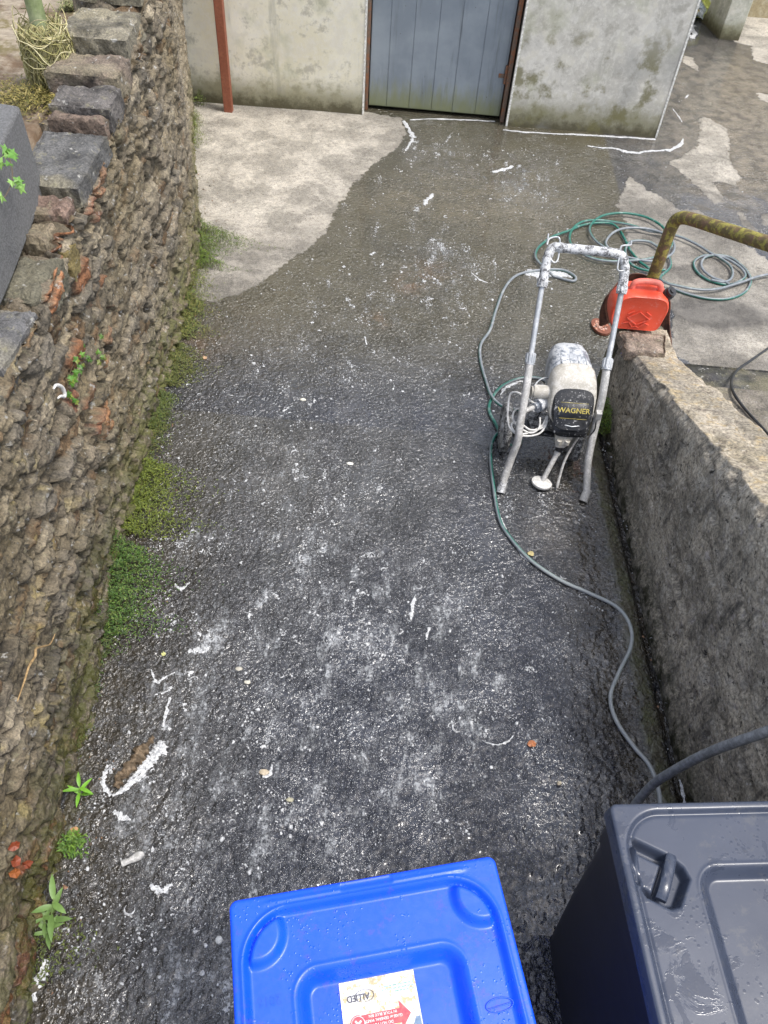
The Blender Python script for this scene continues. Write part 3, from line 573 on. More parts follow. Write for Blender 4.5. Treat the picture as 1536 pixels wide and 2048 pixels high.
# grey cast block on the wall, with ivy
bk = MB(); bk.prism([(-1.375, 2.70), (-1.285, 2.14), (-1.26, 1.95), (-1.75, 1.90), (-1.90, 2.78)], 1.34, 1.655)
t = bk.build('concrete_block', M['block'], None, False, .012, org=(-1.5, 2.4, 1.34)); tag(t, 'grey rough cast concrete block standing on top of the stone wall', 'concrete block')

# ------------------------------------------------------------------ outbuilding
BY = 6.80
bl = G(388, 200); dl = G(725, 236); dr_ = G(1010, 258); brr = G(1312, 275)
YL = lambda x: np.interp(x, [-1.93, 2.06], [6.80, 6.885])
XL0 = -2.6; XD0 = float(dl[0]); XD1 = float(dr_[0])+.01; XR = float(brr[0])
bld = thing('outbuilding', (0, 6.85, 0), 'rendered outbuilding with a pale wall and a grey wall either side of a blue door', 'building')
def wallbox(name, x0, x1, z0, z1, mat, th=.28, off=0):
    mb = MB(); mb.prism([(x0, YL(x0)+off), (x1, YL(x1)+off), (x1, YL(x1)+th), (x0, YL(x0)+th)], z0, z1); return mb.build(name, mat, bld, False, .006)
wallbox('pale_wall', XL0, XD0, -.05, 2.5, M['wall_pale'], .28); tag(bpy.data.objects['pale_wall'], 'cream algae stained render left of the door')
wallbox('grey_wall', XD1, XR, -.05, 2.5, M['wall_grey'], .28); tag(bpy.data.objects['grey_wall'], 'grey render with brown algae right of the door')
wallbox('lintel', XD0, XD1, 2.08, 2.5, M['wall_grey'])
mb = MB(); mb.prism([(XR-.28, YL(XR)+.285), (XR-.003, YL(XR)+.285), (XR+.35, 10.9), (XR+.07, 10.9)], -.05, 2.5); mb.build('side_wall', M['wall_grey'], bld)
mb = MB(); mb.prism([(XL0-.2, 6.72), (XR+.12, 6.78), (XR+.45, 11.1), (XL0-.2, 11.1)], 2.503, 2.62); mb.build('roof', M['wall_far'], bld)
mb = MB(); mb.box((XD0-.3, YL(0)+.30, -.05), (XD1+.3, YL(0)+.34, 2.3)); mb.build('dark_interior', M['dark'], bld)
# metal corner beads
mb = MB(); mb.prism([(XD1-.004, YL(XD1)-.006), (XD1+.012, YL(XD1)-.006), (XD1+.012, YL(XD1)+.001), (XD1-.004, YL(XD1)+.05)], .0, 2.08); mb.build('corner_bead', M['bead'], bld)
mb = MB(); mb.prism([(XR-.010, YL(XR)-.005), (XR+.005, YL(XR)-.005), (XR+.005, YL(XR)+.04), (XR-.01, YL(XR)+.001)], .0, 2.5); mb.build('corner_bead', M['bead'], bld)
mb = MB(); mb.prism([(XD0-.010, YL(XD0)-.004), (XD0+.004, YL(XD0)-.004), (XD0+.004, YL(XD0)+.05), (XD0-.01, YL(XD0)+.001)], .0, 2.08); mb.build('corner_bead', M['bead'], bld)
# door
DY = YL(0)+.125
dt = bpy.data.objects.new('door', None); COL.objects.link(dt); dt.parent = bld; dt.location = (0, 0, 0)
mb = MB(); xe = [G(q, 225)[0] for q in (735, 771, 816, 861, 902, 947, 993, 1003)]; xe = [XD0+.035]+xe[1:-1]+[XD1-.06]
mb2 = MB()
for a_, b_ in zip(xe, xe[1:]):
    mb2.box((a_+.003, DY-.004, .035), (b_-.003, DY+.02, 2.04))
mb.box((xe[0], DY, .03), (xe[-1], DY+.03, 2.045)); dp = mb.build('door_panel', M['door'], dt)
mb2.build('door_boards', M['door'], dt, False, .003)
mb = MB(); mb.box((XD0+.002, DY-.03, 0), (XD0+.028, DY+.05, 2.079)); mb.box((XD1-.052, DY-.05, 0), (XD1-.018, DY+.05, 2.079)); mb.box((XD0+.03, DY-.03, 2.048), (XD1-.054, DY+.05, 2.078)); mb.build('door_frame', M['frame'], bld, False, .003)
for zq in (.30, 1.6):
    mb = MB(); mb.cyl((XD1-.062, DY-.02, zq), (XD1-.062, DY-.02, zq+.14), .012, 10); mb.build('hinge', M['frame'], dt)
mb = MB()
mb.box((XD1-.12, DY-.012, .34), (XD1-.075, DY-.005, .37)); mb.build('bolt_plate', M['frame'], dt)
# red oxide downpipe
px0 = G(458, 222); mb = MB(); mb.box((px0[0]-.037, px0[1]-.03, -.01), (px0[0]+.033, px0[1]+.035, 2.7))
dpp = mb.build('steel_post', M['downpipe'], None, False, .006, org=(px0[0], px0[1], 0)); tag(dpp, 'slim red oxide painted square steel post against the pale wall', 'post')

# second building beyond
c1 = G(1437, 78); c2 = G(1477, 82); c3 = G(1403, 42)
fb = thing('boundary_wall', (c1[0], c1[1], 0), 'greenish grey rendered wall with pillar end at the far top right', 'wall')
e_ = (c3-c1)[:2]; e_ = e_/np.linalg.norm(e_)
mb = MB(); A_ = c1[:2]; B_ = c1[:2]+e_*3.2; C_ = B_+np.array([.35, .1]); D_ = c2[:2]+np.array([.03, .22]); mb.prism([tuple(A_), tuple(c2[:2]), tuple(D_), tuple(C_), tuple(B_)], -.05, 2.4); mb.build('pillar', M['wall_far'], fb, False, .008)
q = G(1470, 30); mb = MB(); mb.prism([(q[0]+.1, q[1]-.02), (q[0]+6, q[1]+.3), (q[0]+6, q[1]+.6), (q[0]+.1, q[1]+.3)], -.05, 2.2); o = mb.build('rear_wall', mat_two('ochre_render', (.40, .33, .20), (.50, .44, .30), 8, .85), None, org=(q[0]+3, q[1], 0)); tag(o, 'ochre stained rendered wall behind the far right pillar', 'wall')
# black downpipe + litter bag
q = G(1408, 30); mb = MB(); mb.cyl((q[0], q[1]+.1, 0), (q[0], q[1]+.1, 2.3), .05, 14); o = mb.build('drainpipe', M['blk'], None, True, org=(q[0], q[1]+.1, 0)); tag(o, 'black plastic drainpipe in the gap behind the outbuilding', 'drainpipe')
def crumple(cx, cy, cz, sx, sy, sz, seed, cols, n=26):
    th = np.linspace(0, PI, n); ph = np.linspace(0, 2*PI, n*2, endpoint=False); T, Pq = np.meshgrid(th, ph, indexing='ij'); T = T.ravel(); Pq = Pq.ravel()
    d = np.stack([np.sin(T)*np.cos(Pq), np.sin(T)*np.sin(Pq), np.cos(T)], 1)
    F1, F2, a_, b_, _, _ = worley(d[:, 0]*3+d[:, 2]*2+10, d[:, 1]*3-d[:, 2]*1.5+10, seed)
    r = 1+.35*(F1-.5)+.25*fbm(d[:, 0]*4+d[:, 2], d[:, 1]*4, 3, seed+1)
    V = d*r[:, None]*[sx, sy, sz]+[cx, cy, cz]; V[:, 2] = np.maximum(V[:, 2], cz-sz*.9)
    C = np.array(cols)[np.clip((_h(a_, b_, seed+4)*len(cols)).astype(int), 0, len(cols)-1)]
    mb = MB(); mm = n*2; F = [(i*mm+j, (i+1)*mm+j, (i+1)*mm+(j+1) % mm, i*mm+(j+1) % mm) for i in range(n-1) for j in range(mm)]; mb.add(V, F, C); return mb
q = G(1397, 42); mb = crumple(q[0]+.02, q[1]+.12, .16, .20, .17, .17, 300, [(.75, .78, .8), (.7, .75, .78), (.78, .8, .8), (.65, .72, .76), (.8, .6, .1), (.7, .75, .2)]); o = mb.build('litter_bag', M['leaf'], None, False, org=(q[0], q[1], 0)); tag(o, 'crumpled white and yellow plastic bag on the ground by the drainpipe', 'bag')

# ------------------------------------------------------------------ right wall, ramping up toward the viewer
def rtop(y): return np.where(y > 3.22, .45, .45+.366*(3.22-y))
def build_right_wall():
    y = np.arange(-.4, 3.46, .012); x = rw_x(y); tp = rtop(y)
    nf = 90; n2 = 34
    prof = []; tm = []
    Yg_ = np.repeat(y[:, None], nf, 1); tv = np.linspace(0, 1, nf)[None, :]; Zg = -.05+(tp[:, None]+.05)*tv
    D = .010*fbm(Yg_*3, Zg*3, 4, 110)+.007*fbm(Yg_*18, Zg*18, 4, 111, .6)
    pit = sstep(.30, .5, fbm(Yg_*11, Zg*14, 3, 112)); D = D-.018*pit
    foot = .02*sstep(.10, .0, Zg); rnd = -.02*sstep(.94, 1., tv)
    X1 = x[:, None]-D-foot-rnd; V1 = np.stack([X1, Yg_, Zg], -1)
    wd = np.interp(y, [2.3, 3.3], [.30, .22])
    tw = np.linspace(0, 1, n2)[1:]; Y2 = np.repeat(y[:, None], n2-1, 1); T2 = tw[None, :]*wd[:, None]
    Z2 = tp[:, None]+.006*fbm(Y2*8, T2*8, 4, 113)+.004*fbm(Y2*40, T2*40, 2, 115)-.03*sstep(.93, 1, tw)[None, :]-.012*sstep(.28, .5, fbm(Y2*9, T2*16, 3, 117)); X2 = X1[:, -1:]+T2
    V2 = np.stack([X2, Y2, Z2], -1)
    t3 = np.linspace(0, 1, 12)[1:]; Z3 = Z2[:, -1:]*(1-t3)-.05*t3; V3 = np.stack([np.repeat(X2[:, -1:], 11, 1)+.0, np.repeat(y[:, None], 11, 1), Z3], -1)
    V = np.concatenate([V1, V2, V3], 1); top = np.concatenate([np.repeat(sstep(.985, 1., tv), len(y), 0)*.5, np.ones((len(y), n2-1)), np.zeros((len(y), 11))], 1)
    # far end cap: pull last rows down to close
    return grid_mesh('low_wall', V.reshape(-1, 3), len(y), V.shape[1], M['rwall'], dict(top=top), flip=False, org=(1.25, 2, 0))
rw = build_right_wall(); tag(rw, 'weathered concrete side wall sloping up along the right of the drive', 'wall')
rough_block([(1.165, 3.44), (1.40, 3.46), (1.41, 3.53), (1.16, 3.53)], -.02, .43, 401, (.20, .18, .15), .012).build('wall_end', M['coping'], rw, True)
eb = rough_block([(1.15, 3.20), (1.36, 3.22), (1.37, 3.38), (1.13, 3.36)], .42, .485, 405, (.34, .27, .22), .014).build('cap_stone', M['coping'], rw, True); tag(eb, 'pinkish cap stone at the far end of the sloping wall')
# step and darker slab on far side
q = G(1440, 768, .12); mb = rough_block([(q[0]-.10, 2.4), (3.6, 2.4), (3.6, q[1]), (q[0]-.10, q[1])], -.05, .12, 420, (.20, .18, .155), .004, 30); o = mb.build('concrete_step', M['slab'], None, True); tag(o, 'damp brown concrete step right of the sloping wall', 'step')
mb = MB(); q1 = G(1400, 733); 
o = rough_block([(q[0]-.10, q[1]+.01), (3.6, q[1]+.01), (3.6, q1[1]), (q[0]-.16, q1[1])], -.03, .018, 430, (.07, .07, .075), .002, 30).build('dark_slab', M['slab'], None, True); tag(o, kind='structure')  # slab coloured darker than the step beside it

# ------------------------------------------------------------------ mossy handrail
ps = [(1.30, 3.64, -.02), (1.30, 3.64, .45), (1.30, 3.64, .90), (1.305, 3.628, .965), (1.325, 3.585, 1.005), (1.36, 3.51, 1.035), (1.50, 3.10, 1.18), (1.80, 2.2, 1.50), (1.95, 1.75, 1.66)]
P = np.vstack([crom(ps[:3], 12)[:-1], crom(ps[2:6], 8)[:-1], crom(ps[5:], 14)]); mb = MB(); mb.tube(P, .031, 20); o = mb.build('handrail', M['mossrail'], None, True, org=(1.30, 3.64, 0)); tag(o, 'bent steel pipe handrail covered in yellow green moss', 'handrail')
# rusty shell behind the can
def shell():
    # open half bucket of steel around the post: arc in plan, sloped side wings
    key = [G(1345, 695, .30), G(1340, 640, .45), G(1341, 600, .56), G(1322, 570, .60), G(1298, 552, .62), G(1272, 546, .62), G(1245, 555, .62), G(1218, 585, .56), G(1207, 605, .50), G(1212, 640, .40)]
    top = crom(key, 6); n = len(top); bot = top.copy(); bot[:, 2] = np.interp(np.arange(n), [0, n*.2, n*.8, n-1], [.26, .30, .36, .40]); c = np.array([1.24, 3.45])
    bot[:, :2] = c+(bot[:, :2]-c)*.93
    rings = []; th = .006
    V = []; F = []
    for k in np.linspace(0, 1, 8):
        m_ = bot*(1-k)+top*k; m_[:, :2] += (m_[:, :2]-c)*.05*math.sin(k*PI); V.append(m_)
    O = np.vstack(V); I = O.copy(); I[:, :2] = c+(O[:, :2]-c)*(1-.03); mb = MB(); K = 8
    f = [(k*n+i, k*n+i+1, (k+1)*n+i+1, (k+1)*n+i) for k in range(K-1) for i in range(n-1)]; N = len(O)
    f2 = [tuple(N+q_ for q_ in reversed(t_)) for t_ in f]
    rim = [((K-1)*n+i, (K-1)*n+i+1, N+(K-1)*n+i+1, N+(K-1)*n+i) for i in range(n-1)]+[(i+1, i, N+i, N+i+1) for i in range(n-1)]+[(k*n, (k+1)*n, N+(k+1)*n, N+k*n) for k in range(K-1)]+[((k+1)*n+n-1, k*n+n-1, N+k*n+n-1, N+(k+1)*n+n-1) for k in range(K-1)]
    mb.add(np.vstack([O, I]), f+f2+rim); return mb
o = shell().build('steel_shell', M['rust'], None, True, org=(1.25, 3.6, .1)); tag(o, 'open rusty brown sheet steel shell curving behind the red can', 'metal sheet')
# rusty perforated scoop toe left of the can
def toe():
    c = G(1199, 657, .0); mb = MB(); pts = []
    for k in range(16):
        a_ = k/16*2*PI; pts.append((c[0]+.060*math.cos(a_)*(1.1 if math.cos(a_) > 0 else .9), c[1]+.075*math.sin(a_)-.02*math.cos(a_)))
    mb.prism(pts, .004, .02, (.20, .07, .04))
    for k in range(60):
        a_ = random.random()*2*PI; r_ = math.sqrt(random.random())*.8; x_ = c[0]+.056*r_*math.cos(a_); y_ = c[1]+.070*r_*math.sin(a_); e = random.uniform(.004, .008)
        mb.prism([(x_+e*math.cos(t_), y_+e*.9*math.sin(t_)) for t_ in np.arange(6)*PI/3], .021, .0235, random.choice([(.6, .25, .15), (.55, .33, .25), (.62, .42, .34)]))
    return mb, c
mb, c = toe(); o = mb.build('perforated_plate', M['leaf'], None, False, org=(c[0], c[1], 0)); tag(o, 'small rusty plate with pale specks lying on the ground beside the wall end', 'metal plate')

# ------------------------------------------------------------------ red jerrycan on the wall end
CB = np.array([1.215, 3.46, .475]); can = thing('jerrycan', CB, 'red plastic jerrycan with black cap and diamond emblem on the wall end', 'jerrycan')
def rr_outline(pts, r, n=5):
    out = []; N = len(pts)
    for i in range(N):
        a_, b_, c_ = np.array(pts[i-1]), np.array(pts[i]), np.array(pts[(i+1) % N]); u = (a_-b_)/np.linalg.norm(a_-b_); v = (c_-b_)/np.linalg.norm(c_-b_)
        rr = r[i] if hasattr(r, '__len__') else r; p0 = b_+u*rr; p1 = b_+v*rr
        for k in range(n+1):
            t_ = k/n; out.append((p0*(1-t_)**2+2*b_*t_*(1-t_)+p1*t_*t_))
    return np.array(out)
ol = rr_outline([(-.118, 0), (.122, 0), (.140, .14), (.118, .19), (.075, .205), (-.095, .205), (-.148, .14), (-.150, .05)], [.03, .035, .03, .02, .02, .05, .04, .05], 5)
rings = []
for yy, k in [(-.070, .80), (-.072, .88), (-.066, .95), (-.05, .985), (-.03, 1), (.03, 1), (.05, .985), (.066, .95), (.072, .88)]:
    c0 = np.array([0, .10]); q = c0+(ol-c0)*(1-(1-k)*.55); rings.append(np.stack([q[:, 0], np.full(len(q), yy), q[:, 1]], 1)+CB)
mb = MB(); mb.loft(rings[::-1]); mb.build('can_body', M['red'], can, True)
hp = crom([(-.062, 0, .19), (-.058, 0, .232), (-.02, 0, .246), (.035, 0, .246), (.068, 0, .236), (.086, 0, .195)], 6); mb = MB(); mb.tube(hp+CB, .0155, 12); mb.build('handle', M['pinkh'], can, True)
a_ = np.array([.118, -.01, .185]); dd = np.array([.35, -.35, .87]); dd /= np.linalg.norm(dd); mb = MB(); mb.cyl(CB+a_-dd*.015, CB+a_+dd*.022, .030, 24); mb.cyl(CB+a_+dd*.022, CB+a_+dd*.040, .026, 24); mb.cyl(CB+a_+dd*.040, CB+a_+dd*.046, .012, 16); o = mb.build('cap', M['blk'], can, True)
mb = MB()
def vline(pts):
    P_ = [np.array([p_[0], -.0745, p_[1]])+CB for p_ in pts]
    for p0, p1 in zip(P_, P_[1:]): mb.tube([p0, p1], .0035, 6)
vline([(-.06, .075), (-.005, .115), (.055, .075), (-.005, .04), (-.06, .075)]); vline([(-.062, .10), (-.035, .118)]); vline([(.028, .118), (.055, .10)]); vline([(-.07, .045), (-.045, .052), (-.02, .022), (-.005, .03), (.012, .022), (.037, .052), (.06, .042)])
mb.build('emblem', M['red'], can, True)
q = G(1248, 708, .42); mb = MB(); mb.cyl((q[0]-.004, q[1]+.002, .415), (q[0]+.004, q[1]-.012, .432), .014, 16); o = mb.build('bottle_cap', M['bluecap'], None, True, org=tuple(q)); tag(o, 'tiny blue plastic bottle cap at the far end of the sloping wall', 'bottle cap')

# ------------------------------------------------------------------ hoses
GREEN = np.array((.015, .135, .10)); GREY = np.array((.19, .21, .23))
def hose(name, pts, r, label, cat, seg=10, twist=1.2, off=0., sub=8, colA=GREEN, colB=GREY, mat='hose', pw=1.):
    C = crom(pts, sub); n = len(C); T = np.gradient(C, axis=0); T /= np.linalg.norm(T, axis=1)[:, None]+1e-9
    ang = np.arange(seg)*2*PI/seg; V = []; K = []; s_ = np.concatenate([[0], np.cumsum(np.linalg.norm(np.diff(C, axis=0), axis=1))])
    for i in range(n):
        a = np.cross(T[i], (0, 0, 1.)); a /= np.linalg.norm(a)+1e-9; b = np.cross(a, T[i])
        V.append(C[i]+r*(np.cos(ang)[:, None]*a+np.sin(ang)[:, None]*b))
        ph = off+twist*s_[i]+.8*math.sin(s_[i]*2.1)
        wgt = np.clip(.5+1.4*np.cos(ang-ph), 0, 1)[:, None]; K.append(colA*(1-wgt)+colB*wgt)
    V = np.vstack(V); K = np.vstack(K); gw = (sstep(2.35, 2.0, V[:, 1])*.85)[:, None]; K = K*(1-gw)+np.array([(.36, .38, .38)])*gw; F = [(i*seg+j, i*seg+(j+1) % seg, (i+1)*seg+(j+1) % seg, (i+1)*seg+j) for i in range(n-1) for j in range(seg)]
    mb = MB(); mb.add(V, F, K); o = mb.build(name, M[mat], None, 'all', org=tuple(C[0])); return tag(o, label, cat)
R = .0088
def gp(L, z0=R+.004): return [G(a, b, (z if z else 0)+z0) for a, b, z in [(q+(0,))[:3] for q in L]]
c7 = lambda L, z=0: [(a/3.227+1060, b/3.227+400)+((z,) if z else ()) for a, b in L]
main = [(1322, 1640), (1318, 1585), (1300, 1533), (1265, 1490), (1232, 1440), (1221, 1393), (1238, 1345), (1262, 1292), (1259, 1248), (1232, 1213), (1180, 1187), (1120, 1160), (1062, 1121), (1020, 1075), (998, 1035), (986, 965), (981, 905), (990, 872), (1012, 862), (1035, 868), (1042, 884), (1028, 893, .02), (1008, 880, .018), (992, 850), (978, 820), (985, 795), (1005, 772), (1040, 757), (1080, 757), (1108, 775), (1100, 800), (1060, 818), (1012, 815, .016), (985, 795, .018), (973, 765), (961, 720), (962, 688), (980, 660), (992, 620), (1010, 575), (1035, 550), (1080, 540), (1125, 540), (1150, 553), (1145, 562), (1110, 553)]
main += c7([(140, 480), (80, 425), (40, 380), (38, 335), (70, 290), (150, 235), (260, 195)], .012)+c7([(330, 165), (430, 148), (520, 152), (570, 185), (610, 250), (650, 330), (710, 400), (745, 425), (800, 470)], .004)
hose('garden_hose', gp(main), R, 'green and grey garden hose running from the bins up past the sprayer', 'hose', sub=8, off=PI/2)
coil = c7([(760, 455), (660, 440), (560, 400), (620, 425)])
coil2 = c7([(900, 560), (1000, 600), (1130, 633), (1250, 640), (1340, 620), (1400, 580), (1425, 520), (1400, 460), (1350, 410), (1290, 370), (1200, 355), (1120, 360), (1065, 390), (1060, 430), (1090, 475), (1150, 515), (1230, 540), (1290, 545)], 0)
coil3 = c7([(1330, 535), (1385, 500), (1380, 460), (1330, 415), (1260, 375), (1180, 350), (1100, 300), (1040, 268), (960, 235), (860, 212), (760, 198), (660, 165), (560, 145), (440, 130), (340, 140), (280, 180), (255, 235), (265, 285), (310, 330), (400, 375), (520, 395), (650, 390), (760, 380), (860, 350), (910, 300), (915, 260), (890, 215), (840, 160), (760, 115), (660, 90), (560, 85), (460, 105), (400, 150), (385, 200), (420, 260), (480, 305), (560, 350), (680, 380), (800, 395), (900, 360), (932, 310), (915, 250)], .014)
coil4 = c7([(880, 225), (800, 195), (700, 180), (600, 185), (530, 215), (490, 270), (505, 310), (560, 370)], .026)
hose('garden_hose', gp(coil2+coil3+coil4), R, 'looped green and grey hose coiled on the concrete around the handrail', 'hose', off=PI/2, twist=.9)
hose('garden_hose', gp(c7([(1620, 470), (1536, 480), (1450, 500), (1380, 525), (1300, 550), (1220, 572), (1130, 580), (1040, 572), (960, 555), (880, 535)], .02)+c7([(840, 500), (900, 440), (905, 390), (870, 340), (780, 275), (700, 262), (640, 275), (615, 330), (640, 400), (700, 440), (800, 460), (870, 450)], .01)), R, 'straight end of green and grey hose leaving at the right edge', 'hose', off=PI/2, twist=1.1)
hose('garden_hose', gp(c7([(1290, 545), (1250, 525), (1180, 500), (1120, 455), (1105, 410), (1130, 370), (1190, 358), (1250, 390), (1295, 430), (1308, 475), (1290, 515), (1240, 528), (1170, 515)], .01)), R, 'small round grey hose loop right of the handrail', 'hose', off=PI/2, twist=.4, colA=np.array((.10, .16, .15)))
# ribbed conduit and cable
def ribbed(pts, r, name, label, cat, mat):
    C = crom(pts, 60); s_ = np.concatenate([[0], np.cumsum(np.linalg.norm(np.diff(C, axis=0), axis=1))]); S = np.arange(0, s_[-1], .0016); C = np.stack([np.interp(S, s_, C[:, i]) for i in range(3)], 1)
    mb = MB(); mb.tube(C, r+.0012*np.sin(S*2*PI/.0066), 12); o = mb.build(name, M[mat], None, 'all', org=tuple(C[0])); tag(o, label, cat)
ribbed([G(1620, 1425, .95), G(1536, 1462, .85), G(1425, 1502, .66), G(1345, 1543, .46), G(1300, 1575, .30), G(1262, 1625, .14), G(1240, 1700, .02)], .0145, 'ribbed_conduit', 'thick grey ribbed conduit curving over the wall behind the black bin', 'conduit', 'conduit')
P = crom([G(1600, 655, .01), G(1536, 697, .01), G(1500, 722, .03), G(1474, 741, .035), G(1463, 762, .07), G(1467, 785, .135), G(1490, 818, .135), G(1536, 868, .135), G(1570, 910, .135)], 8); mb = MB(); mb.tube(P, .008, 8); o = mb.build('power_cable', M['cable'], None, True, org=tuple(P[0])); tag(o, 'black power cable lying over the step right of the sloping wall', 'cable')

# ------------------------------------------------------------------ paint sprayer
SB = (.82, 2.85, 0); spr = thing('paint_sprayer', SB, 'paint spattered airless sprayer on a two wheeled cart with grey handle', 'paint sprayer')
def path(L, sub=6): return crom([G(a, b, z) for a, b, z in L], sub)
legL = path([(1002, 981, .012), (1006, 965, .04), (1022, 918, .15), (1035, 884, .25), (1040, 850, .33), (1052, 780, .46), (1061, 716, .565)], 5)
legR = path([(1168, 998, .012), (1173, 982, .04), (1176, 925, .15), (1184, 880, .25), (1193, 843, .33), (1205, 790, .46), (1215, 727, .575)], 5)
mb = MB(); mb.tube(legL, .0185, 16); mb.build('leg', M['tubepaint'], spr, True)
mb = MB(); mb.tube(legR, .0185, 16); mb.build('leg', M['tubepaint'], spr, True)
for P_ in (legL, legR):
    mb = MB(); d0 = P_[4]-P_[0]; d0 /= np.linalg.norm(d0); mb.cyl(P_[0]-d0*.012, P_[0]+d0*.045, .0215, 16); mb.tube(np.array([P_[0]+d0*.044+.0*d0, P_[0]+d0*.050]), .0235, 16); mb.build('foot_cap', M['tubepaint'] if P_ is legR else M['grip'], spr, True)
hL = path([(1061, 716, .565), (1072, 645, .69), (1085, 565, .83)], 5); hR = path([(1215, 727, .575), (1230, 650, .70), (1244, 578, .83)], 5)
for P_ in (hL, hR):
    mb = MB(); mb.tube(P_, .0135, 14); mb.build('handle_tube', M['alu'], spr, True)
gr = path([(1085, 566, .828), (1092, 530, .89), (1098, 507, .93), (1108, 495, .95), (1126, 496, .955), (1180, 501, .957), (1226, 506, .957), (1243, 513, .945), (1249, 532, .91), (1248, 552, .87), (1244, 580, .826)], 6)
rr_ = np.full(len(gr), .0235); mb = MB(); mb.tube(gr, .0225+.0012*np.sin(np.arange(len(gr))*1.7), 16); mb.build('grip', M['grip'], spr, True)
def ringcol(p, d, r, h, name, mat):
    d = d/np.linalg.norm(d); mb = MB(); mb.cyl(p-d*h/2, p+d*h/2, r, 18)
    a = np.cross(d, (0, 0, 1.)); a /= np.linalg.norm(a); b = np.cross(d, a)
    for k in range(10):
        an = k*PI/5; c_ = p+r*(math.cos(an)*a+math.sin(an)*b); mb.cyl(c_-d*h*.42, c_+d*h*.42, .0035, 6)
    mb.cyl(p-d*h*.62, p-d*h*.5, r*1.1, 18); mb.build(name, mat, spr, True)
ringcol(hL[0], hL[3]-hL[0], .0215, .05, 'collar', M['alu']); ringcol(hR[0], hR[3]-hR[0], .0215, .05, 'collar', M['alu']); ringcol(hL[-1], hL[-1]-hL[-3], .0225, .035, 'collar', M['grip']); ringcol(hR[-1], hR[-1]-hR[-3], .0225, .035, 'collar', M['grip'])
for L_ in ([(1097, 468, 1.0), (1094, 490, .975), (1098, 478, .99), (1112, 474, .99), (1119, 478, .985), (1119, 498, .95), (1115, 520, .915), (1108, 525, .91), (1101, 518, .92)], [(1262, 482, .985), (1261, 490, .98), (1248, 491, .98), (1242, 494, .975), (1239, 510, .955), (1235, 536, .915), (1239, 542, .905), (1247, 541, .905)]):
    mb = MB(); mb.tube(path(L_, 5), .0042, 8); mb.build('cord_hook', M['alu'], spr, True)
def sring(c, up, hw, hh, n=40, ex=3.2, xdir=(1, .02, 0)):
    c = np.array(c); up = np.array(up, float); up /= np.linalg.norm(up); xd = np.array(xdir, float); xd /= np.linalg.norm(xd)
    t_ = np.arange(n)*2*PI/n; cu = np.cos(t_); su = np.sin(t_)
    return c+xd*(hw*np.sign(cu)*np.abs(cu)**(2/ex))[:, None]+up*(hh*np.sign(su)*np.abs(su)**(2/ex))[:, None]
rear = [((.838, 3.165, .445), (0, 0, 1), .045, .05), ((.838, 3.155, .445), (0, 0, 1), .075, .082), ((.839, 3.135, .445), (0, .05, 1), .090, .100), ((.841, 3.09, .445), (0, .05, 1), .100, .110), ((.845, 3.0, .442), (0, .1, 1), .106, .115), ((.848, 2.955, .440), (0, .1, 1), .107, .116)]
mid = [((.848, 2.957, .440), (0, .1, 1), .109, .118), ((.849, 2.945, .439), (0, .12, 1), .113, .122), ((.852, 2.89, .432), (0, .3, 1), .114, .120), ((.856, 2.84, .420), (0, .5, 1), .110, .112), ((.857, 2.825, .416), (0, .55, 1), .105, .106)]
frt = [((.857, 2.828, .414), (0, .55, 1), .100, .100), ((.858, 2.815, .408), (0, .62, 1), .098, .094), ((.860, 2.795, .398), (0, .72, 1), .094, .084), ((.860, 2.788, .394), (0, .74, 1), .088, .076)]
mb = MB(); mb.loft([sring(*r_)for r_ in rear]); mb.build('motor_cover', M['silver'], spr, 'all')
mb = MB()
for u in (-.06, -.02, .02, .06):   # ribs
    mb.tube(np.array([(.842+u*.8, 3.13, .545-abs(u)*.12), (.846+u, 3.0, .558-abs(u)*.10), (.848+u, 2.965, .557-abs(u)*.10)]), .004, 6)
mb.build('cover_rib', M['silver'], spr, True)
mb = MB(); mb.loft([sring(*r_) for r_ in mid]); mb.build('motor_band', M['beige'], spr, 'all')
mb = MB(); mb.loft([sring(*r_) for r_ in frt]); fc = mb.build('front_cover', M['blackp'], spr, True)
up = np.array([0, .74, 1.]); up /= np.linalg.norm(up); xd = np.array([1, .02, 0]); xd /= np.linalg.norm(xd); nn = np.cross(xd, up); nn = nn if nn[1] < 0 else -nn
fcen = np.array([.860, 2.788, .394])
mb = MB(); ring1 = sring(fcen+nn*.002+up*.018, up, .076, .042, 40, 5, xd); ring2 = sring(fcen+nn*.004+up*.018, up, .074, .040, 40, 5, xd); mb.loft([sring(fcen+nn*.001+up*.018, up, .076, .042, 40, 5, xd), ring1, ring2]); lp = mb.build('label_plate', M['blackp'], fc, True)
V, F = text_geo('WAGNER', .034, .0006); q = fcen+nn*.006+up*.018; mb = MB(); mb.add(q+V[:, :1]*xd*1.05+V[:, 1:2]*up, F); mb.build('lettering', M['yellow'], lp)
for s_ in np.linspace(0, 1, 2):
    mb = MB(); mb.tube([fcen+nn*.005+up*(.055-.075*s_)+xd*-.066, fcen+nn*.005+up*(.055-.075*s_)+xd*.066], .0009, 5); mb.build('label_rule', M['yellow'], lp)
